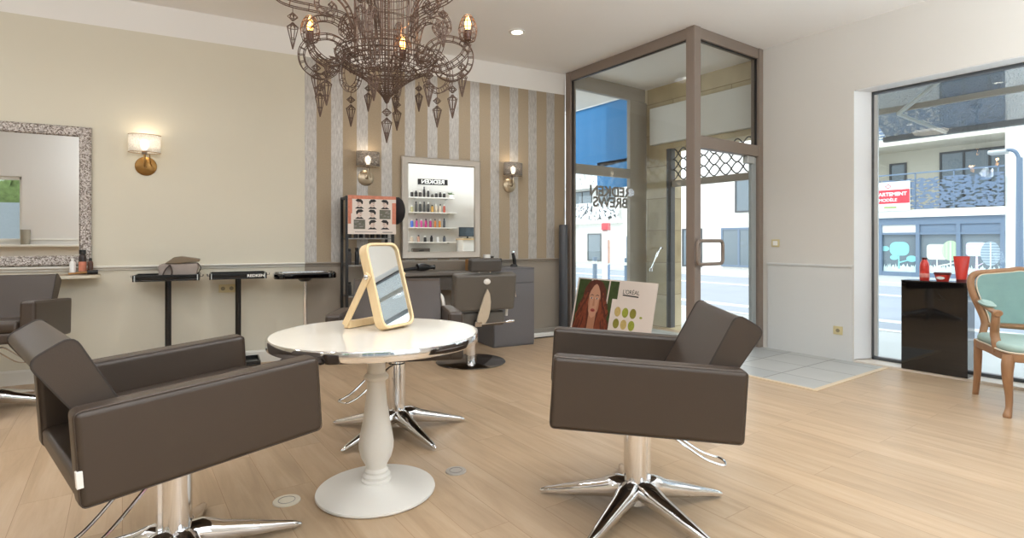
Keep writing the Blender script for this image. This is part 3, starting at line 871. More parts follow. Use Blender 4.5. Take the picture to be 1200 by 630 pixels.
def cup(az, r, z):
    x, y = r * math.cos(az), r * math.sin(az); bm = BM()
    pr = [(0.012, -0.012), (0.036, 0.0), (0.044, 0.025), (0.048, 0.055), (0.040, 0.088), (0.03, 0.11), (0.018, 0.125)]
    for k in range(12):
        a = 2 * PI * k / 12; tube(bm, [(x + q * math.cos(a), y + q * math.sin(a), z + h_) for q, h_ in pr], WR * 0.7, 4, caps=False)
    for q, h_ in pr: tube(bm, [(x + q * math.cos(2 * PI * k / 16), y + q * math.sin(2 * PI * k / 16), z + h_) for k in range(16)], WR * 0.7, 4, closed=True)
    c_ = build('bulb_cage', bm, RW, ch)
    bm = BM(); lathe(bm, [(0, 0.0), (0.017, 0.0), (0.019, 0.012), (0.017, 0.05), (0, 0.052)], (x, y, z), 16); build('socket', bm, plain('dark_socket', '5a3622', 0.5), c_)
    bm = BM(); lathe(bm, [(0, 0.052), (0.01, 0.054), (0.015, 0.07), (0.0165, 0.085), (0.011, 0.105), (0.004, 0.122), (0, 0.127)], (x, y, z), 14); build('bulb', bm, M['bulb'], c_)
    ld = bpy.data.lights.new('bulb_light', 'POINT'); ld.energy = BULB_W; ld.color = (1, 0.6, 0.28); ld.shadow_soft_size = 0.02
    lo = bpy.data.objects.new('bulb_light', ld); COL.objects.link(lo); lo.parent = ch; lo.location = (x, y, z + 0.15)
for az, r in ((-10, 0.44), (190, 0.385)):
    a = R(az); wire_arm('arm', a, [(0.235, 2.05), (0.29, 2.035), (r - 0.08, 2.06), (r - 0.02, 2.105), (r, 2.165)]); cup(a, r, 2.178); pendant(a, r - 0.03, 2.085, 0.95)
cup(R(45), 0.10, 2.13)
for az, r in ((202, 0.58), (328, 0.50), (265, 0.50)):
    a = R(az); wire_arm('arm', a, [(0.17, 2.20), (0.205, 2.29), (0.30, 2.312), (r - 0.09, 2.33), (r - 0.02, 2.385), (r, 2.445)]); cup(a, r, 2.46); pendant(a, r - 0.12, 2.305)
for k in range(8):
    a = R(3 + 45 * k)
    wire_arm('scroll', a, [(0.20, 2.135), (0.235, 2.19), (0.31, 2.22), (0.395, 2.20), (0.44, 2.14), (0.424, 2.06), (0.35, 2.01), (0.28, 2.03), (0.258, 2.085), (0.30, 2.10)], 0.028, 0.02)
    pendant(a, 0.345, 1.995, 0.95)
for k in range(6):
    wire_arm('scroll', R(28 + 60 * k), [(0.168, 2.22), (0.20, 2.33), (0.27, 2.395), (0.335, 2.385), (0.35, 2.32), (0.30, 2.285), (0.265, 2.32), (0.29, 2.345)], 0.022, 0.014)
pendant(0, 0.0, 1.872, 1.0)
for k in range(3): pendant(R(50 + 40 * k), 0.22, 2.035, 0.8)

# ================================================================ ALONG THE LEFT WALL
def lthing(name, label, cat, s, off, z, group=None, turn=0.0):
    return thing(name, label, cat, lw(s, off, z), WA + turn, group)

def frame_profile(bm, x0, x1, z0, z1, w, depth, y_back=0.0, lip=0.0):
    """mitred picture frame facing -y"""
    rings = []
    for ins, y in ((0.0, y_back), (0.0, y_back - depth * 0.7), (w * 0.15, y_back - depth), (w * 0.55, y_back - depth * 0.8), (w * 0.85, y_back - depth * (0.75 - lip)), (w, y_back - depth * 0.35), (w, y_back)):
        rings.append([bm.verts.new(p) for p in ((x0 + ins, y, z0 + ins), (x1 - ins, y, z0 + ins), (x1 - ins, y, z1 - ins), (x0 + ins, y, z1 - ins))])
    for a, b in zip(rings, rings[1:]):
        for k in range(4): face(bm, [a[k], a[(k + 1) % 4], b[(k + 1) % 4], b[k]])

# striped-wall mirror
mi = lthing('framed_mirror', 'brushed silver framed mirror on the striped wallpaper above the grey counter', 'mirror', 2.17, 0.002, 0.955)
bm = BM(); frame_profile(bm, -0.46, 0.46, 0, 1.10, 0.078, 0.035); build('frame', bm, M['silver_frame'], mi, ang=30)
bm = BM(); box(bm, -0.40, 0.40, -0.014, -0.006, 0.06, 1.04); build('mirror_glass', bm, M['mirror'], mi, smooth=False)
# mosaic mirror
mm = lthing('mosaic_mirror', 'wide wall mirror with a silver mosaic frame on the cream wall', 'mirror', -1.85, 0.002, 0.945)
bm = BM(); frame_profile(bm, -0.905, 0.905, 0, 1.15, 0.085, 0.03); build('frame', bm, M['mosaic'], mm, ang=30)
bm = BM(); box(bm, -0.83, 0.83, -0.012, -0.005, 0.075, 1.075); build('mirror_glass', bm, M['mirror'], mm, smooth=False)

# wall sconces
def sconce(s, label, plate, shade, tilt=0.0):
    t = lthing('wall_sconce', label, 'wall lamp', s, 0.002, 1.80, 'wall sconces')
    bm = BM(); lathe(bm, [(0, 0), (0.082, 0), (0.08, 0.008), (0.06, 0.02), (0.0, 0.024)], n=32); build('backplate', bm, plate, t, xf=Matrix.Rotation(R(90), 4, 'X') )
    bm = BM(); tube(bm, spline([(0, -0.02, 0.0), (0, -0.07, -0.012), (0, -0.095, 0.02), (0, -0.095, 0.10)], 5), 0.008, 8); tube(bm, spline([(0.045, -0.02, 0.0), (0.04, -0.04, 0.03), (0.03, -0.05, 0.10)], 5), 0.004, 6); build('arm', bm, plate, t)
    bm = BM(); lathe(bm, [(0, 0.09), (0.02, 0.09), (0.02, 0.125), (0, 0.125)], (0, -0.095, 0), 16); build('socket', bm, M['bronze'], t)
    bm = BM(); a0 = R(180); n = 20
    ov = [(0.118 * math.cos(2 * PI * k / 36), -0.095 + 0.075 * math.sin(2 * PI * k / 36)) for k in range(36)]
    A = [bm.verts.new((p[0], p[1], 0.105)) for p in ov]; B = [bm.verts.new((p[0], p[1], 0.255)) for p in ov]
    for k in range(36): face(bm, [A[k], A[(k + 1) % 36], B[(k + 1) % 36], B[k]])
    sh_ = build('lamp_shade', bm, shade, t)
    so = sh_.modifiers.new('solid', 'SOLIDIFY'); so.thickness = 0.002
    for zr in (0.105, 0.255):
        bm = BM(); tube(bm, [(p[0], p[1], zr) for p in ov], 0.0025, 5, closed=True); build('shade_rim', bm, plate, sh_)
    bm = BM(); lathe(bm, [(0, 0.125), (0.014, 0.128), (0.026, 0.155), (0.03, 0.18), (0.024, 0.205), (0, 0.218)], (0, -0.095, 0), 18); build('bulb', bm, M['bulb_white'], t)
    ld = bpy.data.lights.new('sconce_light', 'POINT'); ld.energy = SCONCE_W; ld.color = (1, 0.82, 0.6); ld.shadow_soft_size = 0.03
    lo = bpy.data.objects.new('sconce_light', ld); COL.objects.link(lo); lo.parent = t; lo.location = (0, -0.095, 0.24)
    return t
sconce(-0.565, 'wall sconce with a sheer white shade and brass disc on the cream wall', M['brass'], M['shade'])
sconce(1.338, 'wall sconce with a grey shade on the striped wall above the display rack', M['nickel'], M['shade_grey'])
sconce(3.015, 'wall sconce with a small grey shade on the striped wall right of the silver mirror', M['nickel'], M['shade_grey'])

# thin counter below the mosaic mirror
ws = lthing('wall_shelf', 'narrow pale counter with a rounded end on the cream wall under the mosaic mirror', 'shelf', -1.9, 0.0, 0.845)
bm = BM(); pl = [(-1.6, -0.003), (-1.6, -0.22)] + [(0.92 + 0.11 * math.cos(R(-90 + 15 * k)), -0.1125 + 0.1075 * math.sin(R(-90 + 15 * k))) for k in range(13)]
pl[-1] = (0.92, -0.003)
prism(bm, pl, 0, 0.028, 'z'); build('board', bm, plain('cream_shelf', 'd6cdb8', 0.4), ws, bevel=0.004)
bm = BM(); prism(bm, pl, 0.0282, 0.031, 'z'); build('top_surface', bm, plain('brown_shelf_edge', 'a08b72', 0.4), ws)

def can(name, label, cat, s, off, z, h, r, body, cap, capr=0.7, band=None, group=None, shoulder=0.12):
    t = lthing(name, label, cat, s, off, z, group)
    bm = BM(); lathe(bm, [(0, 0), (r, 0), (r, h * (0.8 - shoulder)), (r * 0.85, h * 0.78), (r * 0.6, h * 0.82), (0, h * 0.82)], n=20); build('body', bm, body, t)
    bm = BM(); lathe(bm, [(0, h * 0.82), (r * capr, h * 0.82), (r * capr, h * 0.985), (r * capr * 0.8, h), (0, h)], n=20); build('cap', bm, cap, t)
    if band is not None:
        bm = BM(); lathe(bm, [(r * 1.01, h * 0.12), (r * 1.015, h * 0.13), (r * 1.015, h * 0.5), (r * 1.01, h * 0.51)], n=20, ring=True); build('label_band', bm, band, t)
    return t
can('spray_can', 'tall dark brown spray can on the narrow counter at the mosaic frame corner', 'bottle', -0.99, 0.10, 0.877, 0.20, 0.026, plain('dark_brown_can', '2c1d18', 0.3), M['black'], 0.9, M['orange_print'])
can('bottle', 'white bottle beside the dark spray can on the narrow counter', 'bottle', -1.055, 0.10, 0.877, 0.13, 0.022, M['white'], M['white'], 0.5)
can('bottle', 'short dark bottle right of the tall spray can on the narrow counter', 'bottle', -0.935, 0.12, 0.877, 0.13, 0.019, plain('amber_brown_bottle', '4a2c1e', 0.25), M['black'], 0.6)
br_ = lthing('round_brush', 'small round hair brush lying at the rounded end of the narrow counter', 'brush', -0.93, 0.165, 0.895, turn=R(20))
bm = BM(); tube(bm, [(-0.02, 0, 0), (0.05, 0, 0)], 0.0175, 14); build('bristle_barrel', bm, M['black'], br_)
bm = BM(); tube(bm, [(-0.14, 0, -0.008), (-0.06, 0, -0.003), (-0.02, 0, 0)], [0.009, 0.007, 0.008], 10); build('handle', bm, M['kraft'], br_)

# tray trolleys
def trolley(label, s, half, text=None):
    t = lthing('tray_trolley', label, 'trolley', s, 0.215, 0.0, 'tray trolleys against the cream wall')
    bm = BM(); box(bm, -half, half, -0.155, 0.155, 0.815, 0.83)
    box(bm, -half, half, -0.155, -0.143, 0.83, 0.868); box(bm, -half, half, 0.143, 0.155, 0.83, 0.868); box(bm, -half, -half + 0.012, -0.143, 0.143, 0.83, 0.868); box(bm, half - 0.012, half, -0.143, 0.143, 0.83, 0.868)
    tr_ = build('tray', bm, M['black_tray'], t, bevel=0.004)
    bm = BM()
    for sx in (-1, 1):
        box(bm, *sorted((sx * (half - 0.02), sx * (half - 0.012))), -0.1575, -0.1545, 0.816, 0.867)
    build('edge_strip', bm, M['alu'], tr_)
    bm = BM(); tube(bm, spline([(-half - 0.003, -0.10, 0.85), (-half - 0.012, -0.10, 0.845), (-half - 0.016, -0.10, 0.865)], 4), 0.004, 6); tube(bm, spline([(half + 0.003, -0.10, 0.85), (half + 0.02, -0.10, 0.845), (half + 0.025, -0.10, 0.862)], 4), 0.004, 6)
    build('hook', bm, M['chrome'], tr_)
    bm = BM(); lathe(bm, [(0, 0.06), (0.024, 0.06), (0.024, 0.815), (0, 0.815)], n=18); build('pole', bm, M['black_tray'], t)
    bm = BM(); box(bm, -half * 0.78, half * 0.78, -0.15, 0.15, 0.045, 0.062); box(bm, -half * 0.78, half * 0.78, -0.15, -0.138, 0.062, 0.085); box(bm, -half * 0.78, half * 0.78, 0.138, 0.15, 0.062, 0.085); box(bm, half * 0.78 - 0.012, half * 0.78, -0.138, 0.138, 0.062, 0.085); box(bm, -half * 0.78, -half * 0.78 + 0.012, -0.138, 0.138, 0.062, 0.085)
    build('base', bm, M['black_tray'], t, bevel=0.003)
    for sx in (-1, 1):
        for sy in (-1, 1):
            bm = BM(); cx, cy = sx * half * 0.66, sy * 0.115
            tube(bm, [(cx - 0.011, cy, 0.021), (cx + 0.011, cy, 0.021)], 0.021, 14); box(bm, cx - 0.014, cx + 0.014, cy - 0.008, cy + 0.008, 0.03, 0.048); build('caster', bm, M['black'], t)
    if text:
        text_mesh('lettering', text, 0.032, M['white'], tr_, Matrix.Translation((half - 0.09, -0.157, 0.842)) @ TXZ, 0.001, 0.001, sx=1.15)
    return t
trolley('black tray trolley against the cream wall with the grey leather bag on it', -0.385, 0.238)
trolley('black tray trolley with white lettering on its rim, between two other trolleys', 0.150, 0.226, 'REDKEN')
# rounded chrome-legged trolley stool
rt = lthing('tray_trolley', 'rounded glossy black trolley on a chrome pole at the edge of the striped wall', 'trolley', 0.713, 0.24, 0.0, 'tray trolleys against the cream wall')
bm = BM(); prism(bm, rrect(-0.275, 0.275, -0.15, 0.15, 0.09, 6), 0.80, 0.85, 'z'); tr_ = build('tray', bm, M['black_gloss'], rt, bevel=0.008, seg=3)
bm = BM(); q = rrect(-0.262, 0.262, -0.137, 0.137, 0.08, 6); tube(bm, [(p[0], p[1], 0.853) for p in q], 0.005, 6, closed=True); build('raised_rim', bm, M['chrome_dark'], tr_)
bm = BM(); lathe(bm, [(0, 0.77), (0.04, 0.77), (0.075, 0.80), (0, 0.80)], n=20); build('bracket', bm, M['black'], rt)
bm = BM(); lathe(bm, [(0, 0.07), (0.018, 0.07), (0.018, 0.77), (0, 0.77)], n=18); build('pole', bm, M['chrome'], rt)
for k in range(5):
    a = R(72 * k + 20); c, s_ = math.cos(a), math.sin(a)
    bm = BM(); tube(bm, [(0, 0, 0.085), (c * 0.1, s_ * 0.1, 0.075), (c * 0.2, s_ * 0.2, 0.055)], [0.024, 0.018, 0.012], 10)
    lg = build('leg', bm, M['chrome_dark'], rt)
    bm = BM(); cx, cy = c * 0.2, s_ * 0.2
    tube(bm, [(cx - s_ * 0.018, cy + c * 0.018, 0.024), (cx + s_ * 0.018, cy - c * 0.018, 0.024)], 0.024, 14); build('caster', bm, M['black'], lg)

# bag on the first trolley
bg_ = lthing('handbag', 'grey and taupe leather tool bag with a folded flap on the first black trolley', 'bag', -0.305, 0.215, 0.8315)
bm = BM(); prism(bm, [(-0.14, 0.0), (0.125, 0.0), (0.15, 0.10), (0.14, 0.128), (-0.12, 0.125), (-0.148, 0.11)], -0.085, 0.09, 'y'); build('body', bm, M['grey_bag'], bg_, bevel=0.012, seg=3)
bm = BM(); prism(bm, [(-0.10, 0.128), (-0.035, 0.178), (0.02, 0.185), (0.158, 0.162), (0.155, 0.14), (0.0, 0.126)], -0.095, 0.095, 'y'); build('flap', bm, M['bag_flap'], bg_, bevel=0.006)
bm = BM(); tube(bm, spline([(-0.06, -0.092, 0.115), (-0.09, -0.105, 0.08), (-0.115, -0.10, 0.02), (-0.10, -0.09, 0.004)], 5), 0.010, 7, flat=0.5); tube(bm, spline([(-0.06, -0.092, 0.115), (-0.045, -0.105, 0.06), (-0.055, -0.098, 0.01)], 5), 0.011, 7, flat=0.5)
tube(bm, spline([(0.14, -0.092, 0.13), (0.165, -0.095, 0.09), (0.15, -0.09, 0.05)], 5), 0.008, 7, flat=0.5); build('strap', bm, plain('dark_brown_strap', '3a2a22', 0.5), bg_)
# sockets
def outlet(name, label, cat, loc, rz, w, h, holes):
    t = thing(name, label, cat, loc, rz)
    bm = BM(); box(bm, -w / 2, w / 2, -0.010, 0, -h / 2, h / 2); build('plate', bm, M['plastic_ivory'], t, bevel=0.002)
    bm = BM()
    if holes:
        for c in holes:
            lathe(bm, [(0, 0.0), (0.018, 0.0), (0.018, 0.002), (0, 0.002)], n=16, Mx=Matrix.Translation((c, -0.0105, 0)) @ Matrix.Rotation(R(90), 4, 'X'))
        build('socket_face', bm, plain('socket_shadow', '8c8268', 0.5), t)
    else:
        box(bm, -w * 0.3, w * 0.3, -0.014, -0.010, -h * 0.3, h * 0.3); build('rocker', bm, M['white'], t, bevel=0.002)
    return t
outlet('wall_socket', 'ivory double power socket on the cream wall behind the lettered trolley', 'socket', lw(0.065, 0.0, 0.71), WA, 0.14, 0.075, (-0.035, 0.035))
outlet('wall_socket', 'small ivory power socket low on the white wall beside the shop window', 'socket', (UW - 0.012, 2.52, 0.285), R(-90), 0.085, 0.08, (0,))
outlet('light_switch', 'ivory light switch on the white wall right of the entrance frame', 'switch', (UW, 3.15, 1.125), R(-90), 0.085, 0.08, None)

# ---- display rack with hairstyle poster
rk = lthing('display_rack', 'narrow black metal display rack against the striped wall behind the round table', 'rack', 1.31, 0.19, 0.0)
bm = BM()
for sx in (-1, 1):
    for sy in (-1, 1):
        x, y = sx * 0.225, sy * 0.12; box(bm, x - 0.013, x + 0.013, y - 0.013, y + 0.013, 0, 1.585)
for z in (0.05, 1.56):
    for sy in (-1, 1): box(bm, -0.225, 0.225, sy * 0.12 - 0.01, sy * 0.12 + 0.01, z, z + 0.022)
    for sx in (-1, 1): box(bm, sx * 0.225 - 0.01, sx * 0.225 + 0.01, -0.12, 0.12, z, z + 0.022)
build('frame', bm, M['black'], rk, bevel=0.002)
for z in (0.28, 0.60, 0.90, 1.165):
    bm = BM(); box(bm, -0.21, 0.21, -0.118, 0.118, z, z + 0.012); build('shelf', bm, plain('rack_shelf', '8c8a86', 0.3, metal=0.3), rk, bevel=0.002)
def rackbottle(s, off, z, h, r, col, cap, label):
    can('bottle', label, 'bottle', s, off, z, h, r, colmat(col), colmat(cap), 0.8, group='bottles on the display rack')
k = 0
for z, hs in ((1.178, (0.11, 0.13, 0.12, 0.13, 0.12, 0.10, 0.13)), (0.913, (0.16, 0.17, 0.12, 0.15, 0.17, 0.16)), (0.613, (0.13, 0.13, 0.12, 0.15, 0.14))):
    for i, h in enumerate(hs):
        s = 1.31 - 0.17 + 0.34 * i / (len(hs) - 1)
        rackbottle(s, 0.16 + 0.02 * (i % 2), z, h, 0.02, ('2a211d', '3c3430', '1e1a18', '57483c')[(i + k) % 4], ('1a1614', 'c9b48c')[(i * 3 + k) % 5 == 0], 'small dark bottle on the black display rack'); 
    k += 1
po = lthing('hairstyle_poster', 'coral-edged poster of nine men\'s hairstyles hung on the front of the display rack', 'poster', 1.325, 0.335, 1.215)
bm = BM(); box(bm, -0.235, 0.235, 0, 0.008, 0, 0.375); build('board', bm, M['paper'], po)
bm = BM(); y = -0.0008
poly2(bm, [(-0.235, 0.20), (-0.195, 0.20), (-0.195, 0.34), (0.235, 0.345), (0.235, 0.375), (-0.235, 0.375)], y, 0); poly2(bm, [(-0.235, 0.10), (-0.205, 0.10), (-0.205, 0.20), (-0.235, 0.20)], y, 0); poly2(bm, [(0.195, 0.10), (0.235, 0.10), (0.235, 0.31), (0.195, 0.31)], y, 0)
rp_ = random.Random(5)
for r_ in range(3):
    for c_ in range(3):
        cx, cz = -0.125 + c_ * 0.125, 0.295 - r_ * 0.10; d = 1 if (r_ + c_) % 2 else -1
        if (r_, c_) in ((1, 2), (2, 0)):
            poly2(bm, [(cx - 0.055, cz - 0.045), (cx + 0.055, cz - 0.045), (cx + 0.055, cz + 0.045), (cx - 0.055, cz + 0.045)], y, 4)
            for q in range(7): poly2(bm, ell(cx + rp_.uniform(-.04, .04), cz + rp_.uniform(-.03, .03), 0.013, 0.006, 8), y - 0.0006 - q * 1e-5, 3)
            continue
        poly2(bm, [(cx - 0.045, cz - 0.048), (cx + 0.045, cz - 0.048), (cx + 0.018, cz - 0.028), (cx - 0.018, cz - 0.028)], y - 0.0004, 1)
        poly2(bm, ell(cx, cz, 0.026, 0.034), y - 0.0008, 2)
        poly2(bm, [(cx - d * 0.03, cz - 0.004), (cx - d * 0.034, cz + 0.022), (cx - d * 0.015, cz + 0.044), (cx + d * 0.02, cz + 0.046), (cx + d * 0.04, cz + 0.03), (cx + d * 0.022, cz + 0.018), (cx - d * 0.012, cz + 0.014), (cx - d * 0.02, cz - 0.002)], y - 0.0012, 1)
        poly2(bm, [(cx + d * 0.004, cz + 0.004), (cx + d * 0.018, cz + 0.004), (cx + d * 0.018, cz + 0.008), (cx + d * 0.004, cz + 0.008)], y - 0.0013, 1)
        poly2(bm, [(cx + d * 0.002, cz - 0.017), (cx + d * 0.016, cz - 0.017), (cx + d * 0.016, cz - 0.014), (cx + d * 0.002, cz - 0.014)], y - 0.0013, 1)
poly2(bm, [(-0.17, 0.018), (0.04, 0.018), (0.04, 0.024), (-0.17, 0.024)], y, 3); poly2(bm, [(0.10, 0.016), (0.2, 0.016), (0.2, 0.022), (0.10, 0.022)], y, 1)
build('print', bm, [M['orange_print'], M['ink'], M['skin_pale'], M['grey_ink'], plain('print_grey_green', '6c6a5c', 0.6, noise=0.6, nscale=50)], po, smooth=False)
cp = lthing('cap', 'black baseball cap hanging on the right side of the display rack', 'cap', 1.575, 0.20, 1.33, turn=R(75))
bm = BM(); lathe(bm, [(0.10, 0.0), (0.105, 0.03), (0.095, 0.08), (0.065, 0.12), (0.03, 0.135), (0.0, 0.138)], (0, 0, 0), 24, sy=1.0)
bmesh.ops.delete(bm, geom=[f for f in bm.faces if len(f.verts) > 8], context='FACES_ONLY')
Mx = Matrix.Translation((0, 0, 0.12)) @ Matrix.Diagonal((0.95, 0.85, 1.35, 1)) @ Matrix.Rotation(R(80), 4, 'X')
cr = build('crown', bm, plain('black_cap_cloth', '1b1517', 0.8), cp, xf=Mx)
bm = BM(); arc = [(0.10 * math.cos(R(a)), 0.10 * math.sin(R(a)), 0.0) for a in range(-160, -19, 10)]; out = [(0.11 * math.cos(R(a)) * 1.0, 0.10 * math.sin(R(a)) - 0.075 * max(0, math.sin(R(-a)) - 0.2), -0.02) for a in range(-160, -19, 10)]
A = [bm.verts.new(p) for p in arc]; B = [bm.verts.new(p) for p in out]
for i in range(len(A) - 1): face(bm, [A[i], A[i + 1], B[i + 1], B[i]])
bi_ = build('brim', bm, plain('dark_red_brim', '3a1a1c', 0.8), cp, xf=Mx); so = bi_.modifiers.new('s', 'SOLIDIFY'); so.thickness = 0.004

# ---- grey counter and cabinet under the silver mirror
ct = lthing('counter_shelf', 'dark grey wall counter under the silver framed mirror', 'counter', 2.13, 0.0, 0.79)
bm = BM(); box(bm, -0.56, 0.455, -0.36, -0.003, 0.0, 0.035); build('top', bm, M['counter'], ct, bevel=0.004)
bm = BM(); box(bm, -0.56, 0.455, -0.035, -0.003, 0.035, 0.13); build('upstand', bm, plain('taupe_upstand', '7b6f61', 0.5), ct, bevel=0.003)
bm = BM(); box(bm, -0.54, 0.45, -0.30, -0.28, -0.16, 0.0); build('apron', bm, M['cabinet_dark'], ct, bevel=0.003)
kb = lthing('cabinet', 'slate grey floor cabinet with a drawer beside the counter, behind the salon chair', 'cabinet', 2.85, 0.0, 0.0)
bm = BM(); box(bm, -0.255, 0.245, -0.44, -0.03, 0.0, 0.838); box(bm, -0.262, 0.25, -0.445, -0.03, 0.838, 0.855); build('body', bm, M['cabinet'], kb, bevel=0.003)
bm = BM(); box(bm, -0.25, 0.24, -0.455, -0.441, 0.695, 0.833); build('drawer', bm, M['cabinet'], kb, bevel=0.002)
bm = BM(); box(bm, -0.25, 0.24, -0.455, -0.441, 0.02, 0.686); dr = build('door', bm, M['cabinet'], kb, bevel=0.002)
bm = BM(); box(bm, -0.012, -0.004, -0.47, -0.455, 0.58, 0.66); build('handle', bm, M['black'], dr, bevel=0.002)
bm = BM(); lathe(bm, [(0, -0.012), (0.01, -0.012), (0.01, 0.012), (0, 0.012)], (0.0, -0.464, 0.55), 10); tube(bm, [(0, -0.464, 0.56), (0, -0.464, 0.60)], 0.003, 6); build('key', bm, M['chrome'], dr)
# things on the counter
wb = lthing('wooden_box', 'small orange wooden box on the counter behind the chair headrest', 'box', 2.47, 0.22, 0.826)
bm = BM(); box(bm, -0.085, 0.085, -0.06, 0.06, 0, 0.012); box(bm, -0.085, -0.073, -0.06, 0.06, 0.012, 0.12); box(bm, 0.073, 0.085, -0.06, 0.06, 0.012, 0.12); box(bm, -0.073, 0.073, -0.06, -0.048, 0.012, 0.12); box(bm, -0.073, 0.073, 0.048, 0.06, 0.012, 0.12)
build('crate', bm, M['kraft'], wb, bevel=0.002)
def jar(label, s, off, z, r, h, body, lid, cat='jar'):
    t = lthing('jar', label, cat, s, off, z); bm = BM(); lathe(bm, [(0, 0), (r, 0), (r, h * 0.72), (0, h * 0.72)], n=20); build('pot', bm, body, t, bevel=0.003)
    bm = BM(); lathe(bm, [(0, h * 0.725), (r * 1.03, h * 0.725), (r * 1.03, h), (0, h)], n=20); build('lid', bm, lid, t, bevel=0.003)
jar('white pot on the grey cabinet under the striped wallpaper, left of the dark pot', 2.66, 0.13, 0.856, 0.04, 0.14, M['white'], M['white'])
jar('dark grey pot on the grey cabinet under the striped wallpaper', 2.80, 0.14, 0.856, 0.04, 0.095, M['cabinet_dark'], M['black'])
jar('small black tub between the white pot and the grey pot', 2.735, 0.12, 0.856, 0.018, 0.12, M['black'], M['black'])
cl = lthing('hair_clipper', 'black hair clipper standing in its charger on the grey cabinet', 'clipper', 2.97, 0.20, 0.856)
bm = BM(); lathe(bm, [(0, 0), (0.045, 0), (0.045, 0.012), (0.03, 0.03), (0, 0.03)], n=20, sy=0.8); build('charger', bm, M['black'], cl)
bm = BM(); tube(bm, [(0.01, 0, 0.03), (0.008, 0, 0.07), (-0.004, 0, 0.12), (-0.014, 0, 0.155)], [0.02, 0.022, 0.02, 0.017], 12); build('body', bm, M['black'], cl)
bm = BM(); box(bm, -0.034, 0.0, -0.018, 0.018, 0.155, 0.178); build('blade', bm, M['chrome'], cl, bevel=0.002)
hd = lthing('hair_dryer', 'black hair dryer lying on the grey counter under the mirror\'s left corner', 'hair dryer', 1.83, 0.24, 0.826, turn=R(10))
bm = BM(); tube(bm, [(-0.02, 0, 0.05), (0.02, 0, 0.05), (0.06, 0, 0.048), (0.11, 0, 0.046), (0.12, 0, 0.046)], [0.036, 0.042, 0.04, 0.028, 0.026], 16); build('barrel', bm, M['black'], hd)
bm = BM(); tube(bm, [(0.12, 0, 0.046), (0.16, 0, 0.046), (0.18, 0, 0.046)], [0.022, 0.02, 0.028], 14); build('nozzle', bm, M['black_tray'], hd)
bm = BM(); tube(bm, [(-0.01, 0.01, 0.04), (-0.08, 0.05, 0.03), (-0.17, 0.08, 0.018)], [0.02, 0.017, 0.016], 12); build('handle', bm, M['black'], hd)

# ---- barber chair with the fin bracket and chrome disc base
bc = thing('barber_chair', 'grey-brown salon chair with headrest seen from behind, on a chrome disc base', 'chair', (2.70, 4.49, 0), R(80))
# local: +x is the way the chair faces
G = M['leather_grey']
bm = BM(); lathe(bm, [(0, 0), (0.325, 0), (0.33, 0.006), (0.32, 0.014), (0.06, 0.022), (0, 0.022)], n=56); build('disc_base', bm, M['chrome_dark'], bc)
bm = BM(); lathe(bm, [(0, 0.02), (0.048, 0.02), (0.048, 0.36), (0, 0.36)], n=28); build('column', bm, M['chrome'], bc)
bm = BM(); box(bm, -0.20, 0.30, -0.27, 0.27, 0.36, 0.50); build('seat', bm, G, bc, bevel=0.03, seg=3)
bk = Matrix.Translation((-0.20, -0.04, 0.52)) @ Matrix.Rotation(R(-10), 4, 'Y')
bm = BM(); box(bm, -0.055, 0.055, -0.30, 0.30, 0.0, 0.34); bkr = build('backrest', bm, G, bc, xf=bk, bevel=0.025, seg=3)
bm = BM(); box(bm, -0.045, 0.045, -0.145, 0.16, 0.36, 0.475); hr_ = build('headrest', bm, plain('dark_grey_leather', '46413c', 0.5), bc, xf=bk, bevel=0.018, seg=3)
bm = BM(); tube(bm, [(0, -0.05, 0.32), (0, -0.05, 0.37)], 0.012, 8); tube(bm, [(0, 0.06, 0.32), (0, 0.06, 0.37)], 0.012, 8); build('headrest_post', bm, M['chrome'], bc, xf=bk)
bm = BM(); lathe(bm, [(0, 0), (0.028, 0), (0.026, 0.01), (0.014, 0.018), (0, 0.02)], n=18, sx=1.0, sy=1.2)
build('knob', bm, M['white_metal'], bc, xf=bk @ Matrix.Translation((-0.055, 0.0, 0.275)) @ Matrix.Rotation(R(-90), 4, 'Y'))
bm = BM(); fin = [(0.0, 0.215), (0.028, 0.17), (0.045, 0.09), (0.045, 0.02), (0.03, -0.06), (0.0, -0.115), (-0.04, -0.12), (-0.085, -0.10), (-0.075, -0.04), (-0.05, 0.06), (-0.022, 0.16)]
prism(bm, [(-p[0], p[1]) for p in fin], -0.085, -0.058, 'x'); build('fin_bracket', bm, plain('pale_polished_bracket', 'cfc3b0', 0.25, metal=0.35), bc, xf=bk, bevel=0.009, seg=3)
bm = BM(); tube(bm, [(-0.08, 0.05, -0.115), (-0.08, -0.20, -0.105)], 0.006, 8); tube(bm, [(-0.08, -0.20, -0.105), (-0.08, -0.225, -0.103), (-0.08, -0.285, -0.10), (-0.08, -0.295, -0.10)], [0.008, 0.015, 0.013, 0.004], 12); build('recline_lever', bm, M['chrome'], bc, xf=bk)
bm = BM(); box(bm, -0.085, -0.03, 0.03, 0.10, -0.14, -0.085); build('pivot_bracket', bm, M['chrome_dark'], bc, xf=bk, bevel=0.006)
for s in (1, -1):
    bm = BM(); tube(bm, spline([(-0.14, s * 0.305, 0.44), (-0.13, s * 0.315, 0.60), (-0.05, s * 0.32, 0.66), (0.20, s * 0.32, 0.65), (0.27, s * 0.315, 0.60), (0.25, s * 0.305, 0.44)], 6), 0.014, 10); build('armrest', bm, M['white_metal'], bc)

